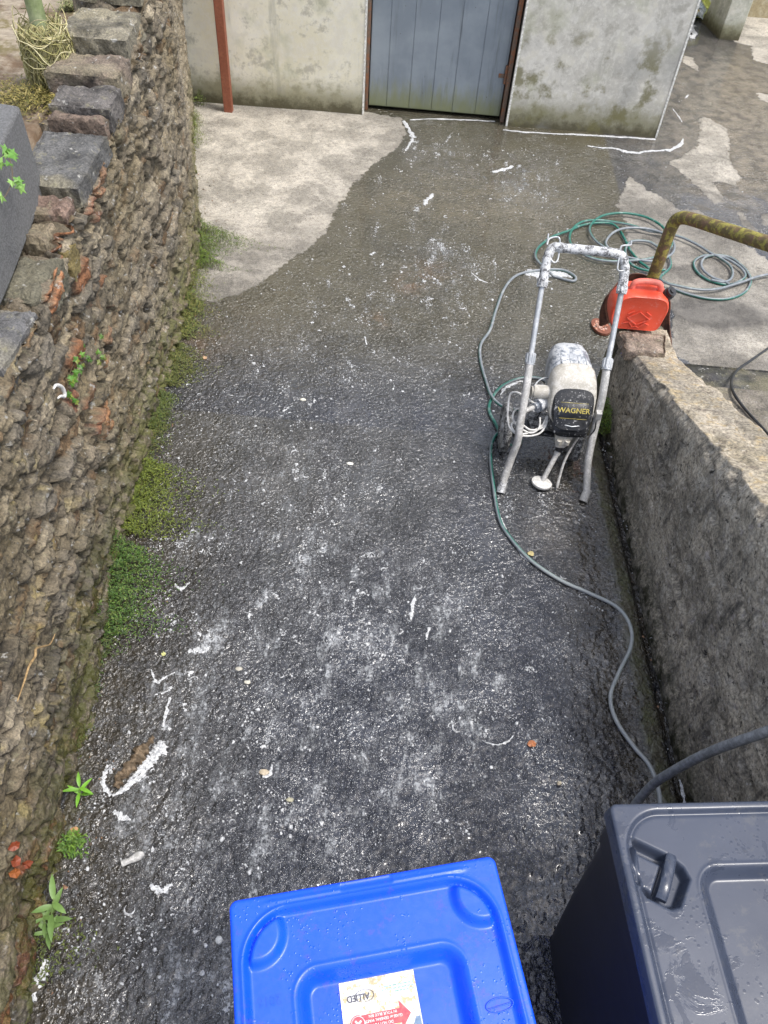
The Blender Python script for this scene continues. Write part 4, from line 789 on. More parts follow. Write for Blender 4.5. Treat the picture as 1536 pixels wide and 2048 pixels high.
# black lower band under the label
low = [((.860, 2.84, .335), (0, .2, 1), .095, .030), ((.861, 2.80, .325), (0, .3, 1), .098, .034), ((.861, 2.765, .318), (0, .4, 1), .090, .032), ((.861, 2.748, .314), (0, .4, 1), .075, .024)]
mb = MB(); mb.loft([sring(*r_) for r_ in low]); mb.build('lower_cover', M['blackp'], spr, 'all')
mb = MB(); mb.tube(np.array([(.775, 2.80, .350), (.80, 2.765, .350), (.86, 2.75, .349), (.92, 2.765, .350), (.945, 2.80, .350)]), .0035, 8); mb.build('silver_trim', M['alu'], spr, True)
mb = MB(); mb.loft([sring((.845, 2.78, .285), (0, 1, .1), .048, .035, 20, 4), sring((.842, 2.77, .25), (0, 1, .1), .040, .030, 20, 4), sring((.838, 2.765, .215), (0, 1, .1), .026, .024, 20, 4)]); mb.cyl((.862, 2.742, .24), (.862, 2.742, .262), .012, 12); mb.cyl((.822, 2.742, .24), (.822, 2.742, .262), .012, 12); mb.build('pump_block', M['beige'], spr, True)
s0 = G(1128, 880, .20); s1 = G(1083, 966, .02); mb = MB(); mb.cyl(s0+(0, .0, .03), s0*.75+s1*.25, .019, 16); mb.build('pump_joint', M['blk'], spr, True)
mb = MB(); mb.tube([s0*.78+s1*.22, s0*.5+s1*.5, s1], [.0135, .0125, .0135], 14); mb.cyl(s0*.72+s1*.28, s0*.66+s1*.34, .0165, 14); mb.build('suction_tube', M['tubepaint'], spr, True)
mb = MB(); a = np.arange(28)*2*PI/28; dn = (s0-s1)/np.linalg.norm(s0-s1)*.35+np.array([0, 0, .8]); dn /= np.linalg.norm(dn); mb.tube(np.array([s1-dn*.010, s1-dn*.004, s1+dn*.006, s1+dn*.012, s1+dn*.016]), [.046, .052, .052, .042, .018], 28); mb.build('inlet_disc', M['white'], spr, True)
mb = MB(); mb.tube(path([(1168, 850, .30), (1158, 872, .25), (1143, 895, .18), (1128, 925, .11), (1119, 955, .05), (1114, 976, .012)], 5), .0065, 10); mb.build('return_tube', M['tubepaint'], spr, True)
for bx, by, bz in ((.775, 2.795, .318), (.945, 2.795, .318)):
    mb = MB(); mb.cyl((bx, by-.012, bz), (bx, by-.024, bz+.003), .009, 6); mb.build('bolt', M['alu'], spr)
mb = MB(); mb.loft([sring((.79, 2.93, .150), (0, 1, 0), .13, .05, 24, 5), sring((.79, 2.93, .165), (0, 1, 0), .13, .05, 24, 5)]); mb.build('added_dark_plate', M['blackp'], spr, True)  # added dark plate where dark wet ground shows between the wheels
mb = MB(); mb.tube(path([(1192, 845, .36), (1188, 862, .30), (1172, 875, .27), (1158, 868, .30)], 5), .0035, 6); mb.build('ground_wire', M['blk'], spr, True)
# left manifold
mb = MB(); mb.cyl(G(1068, 783, .42), G(1110, 785, .43), .034, 20); mb.cyl(G(1066, 783, .42), G(1062, 783, .42), .026, 20); mb.build('filter_housing', M['beige'], spr, True)
mb = MB(); p0 = G(1087, 806, .37); mb.cyl(p0, p0+np.array([-.035, -.03, .005]), .034, 24); mb.cyl(p0+np.array([-.035, -.03, .005]), p0+np.array([-.052, -.045, .008]), .020, 18); mb.cyl(p0+np.array([.0, .02, -.05]), p0+np.array([.0, .02, .02]), .028, 18); mb.cyl(p0+np.array([-.04, 0, -.05]), p0+np.array([-.03, 0, -.02]), .016, 6); mb.build('pressure_valve', M['silver'], spr, True)
mb = MB(); mb.tube(path([(1104, 757, .45), (1085, 757, .46), (1070, 770, .45), (1069, 787, .42), (1080, 800, .39), (1100, 800, .38)], 5), .004, 8); mb.build('cable_loop', M['alu'], spr, True)
mb = MB(); mb.tube(path([(1078, 814, .37), (1062, 802, .38), (1045, 790, .385), (1030, 784, .38), (1020, 790, .36), (1016, 815, .33), (1016, 840, .30), (1021, 858, .28), (1038, 870, .27), (1060, 872, .27), (1080, 866, .28), (1092, 850, .30), (1094, 832, .32), (1085, 850, .30), (1066, 862, .28), (1045, 868, .275), (1028, 862, .28), (1023, 850, .29), (1030, 845, .30), (1045, 850, .30), (1062, 860, .29), (1085, 855, .29), (1093, 838, .31)], 6), .0052, 8)
mb.tube(path([(1070, 822, .36), (1050, 818, .36), (1034, 818, .35), (1026, 828, .33), (1027, 842, .31), (1040, 856, .29), (1062, 866, .28), (1078, 856, .3), (1080, 835, .33)], 6), .0048, 8); mb.build('coiled_tube', M['white'], spr, True)
mb = MB(); mb.cyl((.60, 2.945, .125), (.985, 2.93, .125), .011, 12); mb.box((.70, 2.90, .17), (.95, 3.02, .185)); mb.cyl((.72, 2.96, .13), (.76, 2.97, .36), .012, 10); mb.cyl((.94, 2.94, .13), (.93, 2.96, .36), .012, 10); mb.build('axle', M['rubber'], spr, True)
mb = MB(); mb.cyl(G(1043, 825, .37), (.77, 2.9, .38), .012, 12); mb.build('bracket', M['tubepaint'], spr, True)
mb = MB(); mb.cyl(G(1195, 835, .35), (.94, 2.85, .36), .014, 12); mb.box((.975, 2.80, .36), (1.0, 2.83, .40)); mb.build('bracket', M['tubepaint'], spr, True)
for cx, sg, yc in ((.588, -1, 2.95), (.950, 1, 2.925)):
    wt = bpy.data.objects.new('wheel', None); COL.objects.link(wt); wt.parent = spr; wt.location = (cx-SB[0], yc-SB[1], .125)
    prof = [(.088, -.018), (.105, -.022), (.118, -.020), (.125, -.012), (.127, 0), (.125, .012), (.118, .020), (.105, .022), (.088, .018)]
    nseg = 72; V = []; 
    for k in range(nseg):
        an = k*2*PI/nseg; bmp = .0035 if k % 2 else 0
        for (r_, x_) in prof: rr2 = r_+(bmp if r_ > .117 else 0); V.append((cx+x_, yc+rr2*math.cos(an), .127+rr2*math.sin(an)))
    K = len(prof); F = [(k*K+j, k*K+(j+1) % K, ((k+1) % nseg)*K+(j+1) % K, ((k+1) % nseg)*K+j) for k in range(nseg) for j in range(K)]
    mb = MB(); mb.add(V, F); mb.build('tyre', M['rubber'], wt, True)
    mb = MB(); mb.tube(np.array([(cx-.012, yc, .127), (cx-.014, yc, .127), (cx+.014, yc, .127), (cx+.012, yc, .127)]), [.080, .090, .090, .080], 36); mb.cyl((cx-.024, yc, .127), (cx+.024, yc, .127), .024, 18)
    for k in range(5):
        an = k*2*PI/5; mb.box((cx-.017, yc+.05*math.cos(an)-.009, .127+.05*math.sin(an)-.009), (cx+.017, yc+.05*math.cos(an)+.009, .127+.05*math.sin(an)+.009))
    mb.build('rim', M['tubepaint'], wt, True)

# ------------------------------------------------------------------ wheelie bins
def lid_mesh(o, ux, W, D, hfun, z, name, mat, parent, res=.003, rc=.02, skirt=.045):
    nu = int(W/res)+1; nv = int(D/res)+1; u = np.linspace(0, W, nu); v = np.linspace(0, D, nv); U, Vv = np.meshgrid(u, v, indexing='ij'); U = U.ravel(); Vv = Vv.ravel()
    # round corners
    qx = np.abs(U-W/2)-(W/2-rc); qy = np.abs(Vv-D/2)-(D/2-rc); m_ = (qx > 0) & (qy > 0); L_ = np.hypot(qx, qy)+1e-9; cheb = np.maximum(qx, qy); k = np.where(m_, cheb/L_, 1)
    U2 = np.where(m_, W/2+np.sign(U-W/2)*(W/2-rc+qx*k), U); V2 = np.where(m_, D/2+np.sign(Vv-D/2)*(D/2-rc+qy*k), Vv)
    H_ = hfun(U2, V2); sdv = sdrr(U2, V2, 0, W, 0, D, rc); H_ = H_-.006*sstep(-.008, 0, sdv)
    ed = (U < 1e-9) | (U > W-1e-9) | (Vv < 1e-9) | (Vv > D-1e-9); H_ = np.where(ed, -skirt, H_)
    vx = np.array([ux[1], -ux[0]])
    X = o[0]+U2*ux[0]+V2*vx[0]; Y_ = o[1]+U2*ux[1]+V2*vx[1]
    ob = grid_mesh(name, np.stack([X, Y_, z+H_], 1), nu, nv, mat, parent=parent, flip=True); ob.data.set_sharp_from_angle(angle=math.radians(60)); return ob
def lidp(o, ux, z):
    vx = np.array([ux[1], -ux[0]])
    return lambda u, v, h=0: np.array([o[0]+u*ux[0]+v*vx[0], o[1]+u*ux[1]+v*vx[1], z+h])
def bin_body(o, ux, W, D, z, parent, mat):
    mb = MB(); L_ = lidp(o, ux, 0); rings = []
    for (zz_, ins, insf) in [(.0, .085, .06), (.06, .080, .055), (.5, .045, .035), (.90, .022, .018), (.92, .012, .008), (z-.03, .010, .006)]:
        pts = rr_outline([(ins, insf), (W-ins, insf), (W-ins, D-insf-.02), (ins, D-insf-.02)], .045, 4)[::-1]; rings.append(np.array([L_(p_[0], p_[1], zz_) for p_ in pts]))
    rings[-1][:, 2] -= .0; mb.loft(rings, False); return mb.build('bin_body', mat, parent, True)
def bin_base(o, ux, W, D, parent):
    L_ = lidp(o, ux, 0); w0 = L_(.06, D-.10, .1); w1 = L_(W-.06, D-.10, .1); d_ = (w1-w0)/np.linalg.norm(w1-w0)
    for c_ in (w0, w1):
        mb = MB(); mb.cyl(c_-d_*.02, c_+d_*.02, .10, 28); mb.build('wheel', M['rubber'], parent, True)
    mb = MB(); mb.cyl(L_(.10, D-.015, z_b-.06), L_(W-.10, D-.015, z_b-.06), .014, 12); mb.build('rear_handle', M['blk'], parent, True)
z_b = 1.07
# blue bin
bo = G(455, 1800, z_b); bux = np.array([.971, .240]); bux /= np.linalg.norm(bux); BWd, BDp = .586, .70
blue = thing('wheelie_bin', (0.05, .15, 0), 'blue wheelie bin with a white and red sticker on its lid', 'wheelie bin')
def blue_h(u, v):
    s1 = sdrr(u, v, .028, BWd-.028, .036, BDp-.05, .095); h = -.016*sstep(.004, -.012, s1)
    h = h+.0035*np.exp(-((s1-.006)/.0035)**2)
    s2 = sdrr(u, v, .122, BWd-.112, .150, BDp-.16, .05); h = h-.036*sstep(.0, -.032, s2)+.0015*np.exp(-((s2-.003)/.003)**2)
    for cx_, cy_, r_ in ((.055, .075, .063), (.533, .073, .065)):
        d_ = np.hypot(u-cx_, v-cy_)-r_; lens = sstep(.002, -.020, d_)*sstep(-.006, -.014, s1); h = h+.020*lens
    h = h+.003*np.exp(-(((v-.020)/.004)**2))*sstep(.06, .1, u)*sstep(.06, .1, BWd-u)
    lab = sdrr(u, v, .235, .35, .008, .021, .004); h = h-.0022*sstep(.001, -.001, lab)
    return h+.0012*fbm(u*7, v*7, 3, 500)
blid = lid_mesh(bo, bux, BWd, BDp, blue_h, z_b, 'lid', M['bluebin'], blue)
LB = lidp(bo, bux, z_b)
bin_body(bo, bux, BWd, BDp, z_b, blue, M['bluebin']); bin_base(bo, bux, BWd, BDp, blue)
def onlid(L_, hf, U, V, lift):
    U = np.asarray(U); V = np.asarray(V); return np.array([L_(a_, b_, float(hf(np.array([a_]), np.array([b_]))[0])+lift) for a_, b_ in zip(U, V)])
def flat(poly, lift, name, mat, parent, L_=LB, hf=None, h0=-.0515):
    mb = MB(); n = len(poly); P_ = [L_(a_, b_, h0+lift) for a_, b_ in poly]; Pb = [p_-np.array([0, 0, .0012]) for p_ in P_]
    f = [tuple(range(n)), tuple(range(2*n-1, n-1, -1))]+[(i, n+i, n+(i+1) % n, (i+1) % n) for i in range(n)]
    mb.add(np.array(P_+Pb), f); return mb.build(name, mat, parent)
su, sv = .211, .182
stk = flat([(su, sv), (su+.156, sv), (su+.158, sv+.19), (su-.001, sv+.19)], .0025, 'sticker', M['sticker'], blid)
def P2(u, v): return (su+u, sv+v)
def stick(poly, lift, name, mat): 
    return flat([P2(*p_) for p_ in poly], lift, name, mat, stk)
def ltext(s, uc, vc, size, mat, lift=.0065, bold=0, parent=None, stretch=1, hb=-.0515, L_=LB, flipd=True):
    V, F = text_geo(s, size, bold); sg = -1 if flipd else 1
    mb = MB(); mb.add(np.array([L_(uc+sg*v_[0]*stretch, vc-sg*v_[1], hb+lift) for v_ in V]), F); return mb.build('lettering', mat, parent or stk)
red = [(.029, .0625), (.116, .0625), (.116, .050), (.137, .074), (.116, .098), (.116, .087), (.029, .087)]
arw = stick(red, .0040, 'arrow', M['inkred'])
cc = [(.029+.0155*math.cos(t_), .0765+.0155*math.sin(t_)) for t_ in np.arange(32)*PI/16]; stick(cc, .0046, 'badge', M['inkred'])
def ringflat(c0, r0, r1, lift, name, mat, ex=1.):
    mb = MB(); n = 40; V = [LB(su+c0[0]+r_*ex*math.cos(t_), sv+c0[1]+r_*math.sin(t_), -.0515+lift) for r_ in (r0, r1) for t_ in np.arange(n)*2*PI/n]; F = [(i, (i+1) % n, n+(i+1) % n, n+i) for i in range(n)]
    mb.add(V, F); mb.build(name, mat, stk)
ringflat((.029, .0765), .0132, .0142, .0050, 'badge_ring', M['white'])
for a_ in (PI/4+.1, -PI/4+.1):
    c_, s_ = math.cos(a_), math.sin(a_); stick([(.029+.0085*c_*k1-.0019*s_*k2, .0765+.0085*s_*k1+.0019*c_*k2) for k1, k2 in ((1, 1), (-1, 1), (-1, -1), (1, -1))], .0052+.0004*(a_ > 0), 'badge_cross', M['white'])
ltext('DO NOT PUT', su+.078, sv+.0825, .0068, M['white'], bold=.0001); ltext('GLASS or GENERAL WASTE', su+.080, sv+.0745, .0068, M['white'], bold=.0001, stretch=.95); ltext('IN YOUR BLUE BIN', su+.080, sv+.0665, .0068, M['white'], bold=.0001)
ltext('ALLIED', su+.036, sv+.031, .0165, M['ink'], .0042, .0003, stretch=.9)
ringflat((.049, .030), .0105, .0113, .0040, 'logo_oval', M['ink'], 1.75)
rows = MB()
for r_, (w0, v0) in enumerate([(.060, .020), (.066, .0255), (.040, .031)]):
    u_ = .085+(.066-w0)
    while u_ < .150:
        l_ = random.uniform(.003, .010); p_ = [P2(u_, v0), P2(min(u_+l_, .152), v0), P2(min(u_+l_, .152), v0+.0026), P2(u_, v0+.0026)]; rows.add([LB(a_, b_, -.0515+.0035) for a_, b_ in p_], [(0, 3, 2, 1)]); u_ += l_+.0022
rows.build('faded_print', M['inkgreen'], stk)
stick([(.052, .104), (.120, .104), (.137, .098), (.146, .082), (.1545, .082), (.156, .189), (.052, .189)], .0040, 'blue_panel', M['inkblue']); stick([(.030+.028*math.cos(t_), .118+.022*math.sin(t_)) for t_ in np.arange(32)*PI/16], .0046, 'blue_disc', mat_simple('light_blue_ink', (.20, .42, .72), .5)); 
o = ltext('2016', .072, .193, .024, M['bluebin'], .0008, .0002, blid, 1, -.0155)
ltext('CONTAINER', .295, .0145, .014, M['bluebin'], .004, .0, blid, 1.2, 0) if False else None
# embossed oval trade mark on the lid
mb = MB(); tt = np.arange(40)*2*PI/40; mb.tube(np.array([LB(.522+.028*math.cos(q_), .277+.012*math.sin(q_), -.0135) for q_ in np.append(tt, 0)]), .0012, 6); mb.tube(np.array([LB(.495, .281, -.013), LB(.545, .277, -.013)]), .0010, 6); mb.build('embossed_mark', M['bluebin'], blid, True)

# black bin
ko = G(1215, 1605, z_b); kux = np.array([.985, .17]); kux = np.array([.994, .107]); kux /= np.linalg.norm(kux); KW, KD = .60, .72
black = thing('wheelie_bin', (.85, .4, 0), 'dark charcoal wheelie bin with a wet lid in the bottom right corner', 'wheelie bin')
PK = np.array([(.042, .078), (.119, .119), (.143, .143), (.151, .168), (.113, .224), (.092, .228), (.044, .202), (.030, .170)])
def black_h(u, v):
    s1 = sdrr(u, v, .027, KW-.027, .025, KD-.05, .09); h = -.010*sstep(.004, -.006, s1)-.006*np.exp(-((s1-.0)/.005)**2)
    s2 = sdrr(u, v, .168, KW-.168, .140, KD-.2, .055); h = h-.024*sstep(.0, -.030, s2)+.0012*np.exp(-((s2-.002)/.003)**2)
    s3 = -sdpoly(u, v, PK); h = h-.032*sstep(.003, -.010, s3)
    tri = -sdpoly(u, v, np.array([(.035, .10), (.10, .135), (.060, .198), (.036, .180)])); h = h+.026*sstep(.004, -.006, tri)
    return h+.0012*fbm(u*6, v*6, 3, 510)
klid = lid_mesh(ko, kux, KW, KD, black_h, z_b, 'lid', M['blackbin'], black); LK = lidp(ko, kux, z_b)
mb = MB(); a0 = np.array([.127, .112]); a1 = np.array([.076, .207]); dn2 = (a1-a0)/np.linalg.norm(a1-a0); pn = np.array([-dn2[1], dn2[0]])
ring = []
for k in np.linspace(0, 1, 12):
    c_ = a0+(a1-a0)*k; hgt = -.008-.012*(abs(k-.5)*2)**4; ring.append(np.array([LK(*(c_+pn*w_), hgt+h_) for w_, h_ in ((-.012, -.008), (-.012, .004), (-.008, .008), (.008, .008), (.012, .004), (.012, -.008))]))
mb.loft(ring); mb.build('lid_handle', M['blackbin'], klid, True)
bin_body(ko, kux, KW, KD, z_b, black, M['binbody']); bin_base(ko, kux, KW, KD, black)

# ------------------------------------------------------------------ vegetation
def leafgeo(mb, p, d, n, L, W, c, bend=.25, segs=3):
    d = d/np.linalg.norm(d); s_ = np.cross(d, n); s_ /= np.linalg.norm(s_)+1e-9; n2 = np.cross(s_, d); V = []; F = []
    for i in range(segs+1):
        t_ = i/segs; w_ = W*math.sin(PI*min(1, .12+t_*.88))**.8 if i < segs else 0; q_ = p+d*L*t_-n2*L*bend*t_*t_
        V += [q_-s_*w_*.5+n2*w_*.12, q_, q_+s_*w_*.5+n2*w_*.12]
    for i in range(segs):
        a_ = i*3; F += [(a_, a_+3, a_+4, a_+1), (a_+1, a_+4, a_+5, a_+2)]
    cc_ = np.tile(np.array(c), (len(V), 1)); mb.add(V, F, cc_)
def weed(px, py, rx, ry, n, label, hgt=.05, cols=((.07, .12, .015), (.11, .17, .02), (.05, .09, .015), (.14, .17, .03)), z=0, size=.011, strip=None):
    strip = (px < 460 and n > 450 and py != 1480) if strip is None else strip
    c = G(px, py, z); mb = MB(); 
    for i in range(n):
        k1 = rng.uniform(-1, 1); y_ = c[1]+k1*ry
        wv = (.45+1.3*(vnoise(np.array([y_*9.]), np.array([py*.1]), 19)[0]+.5))*(1-.5*k1*k1)
        if strip: k0 = abs(rng.normal(0, .55)); x_ = lw_x(y_)+.0+k0*rx*1.5*wv
        else: k0 = rng.normal(0, .45); x_ = c[0]+k0*rx*wv
        hh = 1.25*hgt*max(.06, 1-.75*abs(k0))*rng.random()**.7*(.45+1.3*(vnoise(np.array([x_*22]), np.array([y_*22]), 9)[0]+.5))
        a_ = rng.random()*2*PI; d = np.array([math.cos(a_), math.sin(a_), rng.uniform(-.1, 1.2)]); col = np.array(cols[rng.integers(len(cols))])*rng.uniform(.75, 1.5)
        leafgeo(mb, np.array([x_, y_, z+hh]), d, np.array([0, 0, 1.]), size*rng.uniform(.6, 1.5), size*.42*rng.uniform(.7, 1.2), col, .3, 2)
        if i % 9 == 0:
            mb.tube(np.array([(x_, y_, z-.002), (x_+.004, y_, z+hh)]), .0009, 3, False, np.array((.12, .10, .04)))
    o = mb.build('weed_clump', M['weed'], None, False, org=tuple(c)); return tag(o, label, 'weeds', 'weed clumps along the foot of the walls')
weed(424, 500, .16, .24, 3400, 'bright green weed clump beside the dry concrete at the stone wall foot', .07)
weed(385, 640, .09, .20, 2200, 'thin yellowish weed strip just nearer than the bright clump', .05, ((.12, .14, .03), (.16, .15, .04), (.08, .11, .02)))
weed(378, 735, .11, .18, 2400, 'low olive weed strip midway along the stone wall foot', .035, ((.10, .12, .025), (.14, .14, .04), (.07, .09, .02)))
weed(335, 830, .09, .16, 1500, 'sparse weed patch beside the flat footing stone', .03, ((.10, .12, .025), (.06, .09, .02)))
weed(308, 1000, .15, .24, 3600, 'wide mossy green weed mat below the flat footing stone', .05, ((.10, .13, .015), (.14, .17, .02), (.07, .10, .01)))
weed(252, 1180, .13, .24, 3900, 'lush dark green weed clump nearest the viewer at the wall foot', .07, ((.04, .09, .012), (.07, .14, .02), (.03, .07, .01), (.11, .16, .03)))
weed(392, 560, .07, .30, 1500, 'scrappy green weed strip joining the bright clump to the olive strips', .05, ((.09, .12, .02), (.13, .17, .03), (.15, .14, .04)))
weed(282, 930, .07, .30, 1500, 'thin low green weed strip between the footing stone and the mossy mat', .03, ((.09, .11, .02), (.06, .09, .015), (.12, .12, .03)))
weed(212, 1300, .06, .22, 1300, 'dark ragged weed strip trailing nearer than the lush clump', .035, ((.04, .07, .012), (.06, .10, .02), (.08, .09, .02)))
weed(384, 262, .05, .30, 800, 'pale grassy weed tuft by the far end of the stone wall', .06, ((.17, .22, .05), (.13, .18, .04), (.2, .2, .06)))
weed(402, 205, .10, .10, 400, 'small weed tuft in the corner with the pale wall', .06, ((.17, .22, .05), (.13, .18, .04)))
weed(1205, 850, .06, .10, 1100, 'small green weed at the foot of the sloping right wall', .09, ((.06, .12, .02), (.11, .17, .02), (.14, .2, .03)))
weed(148, 1692, .04, .04, 260, 'tiny leafy weed beside the brown leaf near the stone wall', .05, ((.06, .13, .015), (.10, .18, .02)), size=.014)
weed(150, 1480, .05, .10, 500, 'flat dark moss tuft at the wall foot above the young plant', .02, ((.05, .07, .01), (.08, .10, .015)))
weed(120, 1900, .07, .12, 500, 'small patch of moss by the wall foot at bottom left', .02, ((.05, .07, .01), (.08, .10, .015)))
def plant(px, py, z, stems, label, colr):
    c = G(px, py, z); mb = MB(); mst = MB()
    for (dx, dy, h_, nl, Lf) in stems:
        tip = c+np.array([dx, dy, h_]); P_ = crom([c, c*.5+tip*.5+np.array([dx*.2, -.01, h_*.1]), tip], 6); mst.tube(P_, .0022, 5, True, np.array((.18, .25, .08)))
        for k in range(nl):
            t_ = .25+.75*k/max(1, nl-1); q_ = P_[int(t_*(len(P_)-1))]; a_ = k*2.4+random.random()*.5; d = np.array([math.cos(a_), math.sin(a_), .55]); leafgeo(mb, q_, d, np.array([0, 0, 1.]), Lf*random.uniform(.8, 1.15), Lf*.27, np.array(colr)*random.uniform(.8, 1.3), .35, 5)
    t_ = thing('leafy_plant', c, label, 'plant'); mst.build('stem', M['leaf'], t_, True); mb.build('leaves', M['leaf'], t_, 'all')
plant(100, 1850, 0.0, [(.03, .05, .13, 7, .075), (-.005, .01, .07, 6, .05), (.01, -.03, .04, 5, .05)], 'upright willowherb like seedling with long pale green leaves at bottom left', (.13, .22, .06))
plant(165, 1590, 0.0, [(0, .01, .06, 7, .052)], 'small bright green star shaped seedling by the foamy stone', (.14, .32, .03))
def lwall_pt(px, py, off=.03):
    r = ray(px, py); o_ = np.array([0, 0, CAM_H]); P_ = np.array(LW)
    for (x0, y0), (x1, y1) in zip(P_, P_[1:]):
        n_ = np.array([y1-y0, x0-x1, 0]); t_ = (n_@(np.array([x0, y0, 0])-o_))/(n_@r); q_ = o_+r*t_; e = np.array([x1-x0, y1-y0]); u_ = ((q_[:2]-[x0, y0])@e)/(e@e)
        if 0 <= u_ <= 1 and t_ > 0: return q_+np.array([off, 0, 0])
    return G(px, py, 1.3)
def ivy(pts, label, n, size, cols, onwall=True, fn=None):
    f = fn or lwall_pt; P_ = crom([f(*p_) for p_ in pts], 6); mst = MB(); mst.tube(P_, .0016, 5, True, np.array((.10, .07, .04))); mb = MB()
    for k in range(n):
        q_ = P_[random.randrange(len(P_))]+np.array([.012, random.gauss(0, .016), random.gauss(0, .016)]); col = np.array(random.choice(cols))*random.uniform(.8, 1.2); s_ = size*random.uniform(.7, 1.3)
        nrm = np.array([.75, -.25, .6])+rng.normal(0, .25, 3); nrm /= np.linalg.norm(nrm); a_ = random.random()*2*PI; u = np.cross(nrm, (0, 0, 1.)); u /= np.linalg.norm(u); v = np.cross(nrm, u); u, v = u*math.cos(a_)+v*math.sin(a_), -u*math.sin(a_)+v*math.cos(a_)
        sh = [(0, -.1), (.45, -.35), (.38, .05), (.75, .25), (.3, .4), (0, 1.0), (-.3, .4), (-.75, .25), (-.38, .05), (-.45, -.35)]; V = [q_+nrm*.004]+[q_+(u*a__+v*b__)*s_+nrm*(-.1*s_*abs(a__)) for a__, b__ in sh]
        mb.add(V, [(0, 1+i, 1+(i+1) % 10) for i in range(10)], col)
    t_ = thing('ivy', P_[0], label, 'ivy'); mst.build('stem', M['leaf'], t_, True); mb.build('leaves', M['leaf'], t_)
gc = [(.05, .13, .015), (.08, .20, .02), (.12, .26, .03), (.16, .20, .03)]
ivy([(122, 800), (118, 770), (125, 740), (140, 715), (155, 725)], 'cluster of green ivy leaves growing out of the middle of the stone wall', 26, .019, gc)
ivy([(160, 712), (178, 715), (190, 700), (185, 690)], 'two pale ivy leaves just right of the ivy cluster on the stone wall', 5, .022, [(.16, .28, .05), (.10, .20, .03), (.15, .18, .03)])
ivy([(0, 330), (12, 300), (25, 350), (12, 390), (-5, 400)], 'pale green ivy sprig hanging over the grey concrete block', 11, .024, [(.14, .30, .05), (.20, .36, .08), (.10, .24, .03)], fn=lambda a, b: G(a, b, 1.68))
# tiny fern tuft and white root curls on the wall
def curl(pts, r, label, name, mat, cat):
    P_ = crom([lwall_pt(a, b, .05) for a, b in pts], 6); mb = MB(); n = len(P_); mb.tube(P_, r*(.3+.7*np.sin(np.linspace(.25, PI-.1, n))), 8); o = mb.build(name, mat, None, 'all', org=tuple(P_[0])); tag(o, label, cat)
curl([(77, 775), (82, 768), (92, 770), (99, 780), (100, 790), (92, 790), (86, 794)], .0075, 'white curled peel stuck in the stone wall left of the ivy', 'curled_peel', M['white'], 'peel')
curl([(0, 1400), (15, 1360), (25, 1330), (38, 1310), (40, 1295), (55, 1290), (70, 1285), (80, 1265)], .004, 'thin tan root crossing the near stones of the wall', 'root', mat_simple('root_bark', (.36, .24, .11), .7), 'root')
# dead leaf cluster, rusty leaves at left edge
def leaves_on(label, pts, size, cols, name='dead_leaf', cat='leaf', z=.006, fn=None):
    c = fn(*pts[0]) if fn else G(*pts[0], z); mb = MB()
    for p_ in pts:
        q_ = fn(*p_) if fn else G(*p_, z); a_ = random.random()*6; sh = rr_outline([(0, -.5), (.38, -.25), (.45, .2), (0, .65), (-.42, .25), (-.35, -.3)], .1, 2)*size; ca, sa = math.cos(a_), math.sin(a_); V = [q_+np.array([0, 0, .006])]+[q_+np.array([p2[0]*ca-p2[1]*sa, p2[0]*sa+p2[1]*ca, random.uniform(-.003, .010)]) for p2 in sh]
        mb.add(V, [(0, 1+i, 1+(i+1) % len(sh)) for i in range(len(sh))], np.array(random.choice(cols)))
    o = mb.build(name, M['leaf'], None, False, org=tuple(c)); return tag(o, label, cat)
leaves_on('curled orange brown dead leaf on the wet drive below the sprayer', [(1064, 1488)], .034, [(.45, .18, .08), (.5, .25, .13)])
leaves_on('tan dead leaf near the stone wall above the tiny weed', [(150, 1664)], .036, [(.50, .30, .15)])
leaves_on('small tan leaf at the edge of the moss near the stone wall', [(410, 717)], .028, [(.50, .33, .20)])
leaves_on('yellow straw coloured leaf scrap beside the hose', [(1062, 1108)], .030, [(.4, .35, .12), (.5, .42, .2)])
leaves_on('small pale yellow flake on the mossy ground near the wall', [(327, 1308)], .020, [(.62, .62, .28)])
for q__ in [(5, 1722), (14, 1738), (27, 1728), (3, 1690), (4, 1745)]: tag(leaves_on('red brown dead leaf caught on the stone wall at the left edge', [q__], .032, [(.22, .05, .02), (.30, .10, .03), (.15, .05, .02)], fn=lambda a, b: lwall_pt(a, b, .04)), group='red brown leaves caught on the stone wall')
leaves_on('cream paper scrap on the wet drive right of the blue bin', [(1118, 1567)], .018, [(.62, .55, .42)])
# straw bundle round a green post
pb = G(116, 190, 1.34); mb = MB(); mb.tube(np.array([(pb[0], pb[1], 1.2), (pb[0]-.01, pb[1]+.01, 1.8), (pb[0]-.02, pb[1]+.02, 2.4)]), [.036, .034, .034], 12); o = mb.build('garden_post', M['green_post'], None, True, org=tuple(pb)); tag(o, 'green weathered wooden post in the garden behind the stone wall', 'post')
mb = MB(); T0 = np.array([pb[0], pb[1], 1.60]); scol = np.array([(.40, .35, .17), (.50, .45, .24), (.28, .26, .10), (.34, .33, .15), (.55, .50, .30)])
for k in range(620):
    a_ = rng.random()*2*PI; r1 = rng.uniform(.045, .10); r0 = .04; drop = rng.uniform(.10, .34); da = rng.normal(0, .8)
    p_ = [T0+np.array([r0*math.cos(a_), r0*math.sin(a_), rng.uniform(-.03, .03)]), T0+np.array([r1*.9*math.cos(a_+da*.4), r1*.9*math.sin(a_+da*.4), rng.uniform(-.02, .02)-.03]), T0+np.array([r1*1.1*math.cos(a_+da*.8), r1*1.1*math.sin(a_+da*.8), -.10-drop*.3]), T0+np.array([r1*.8*math.cos(a_+da), r1*.8*math.sin(a_+da), -drop])]
    mb.tube(crom(p_, 4), .0022, 3, False, scol[rng.integers(5)]*rng.uniform(.7, 1.2))
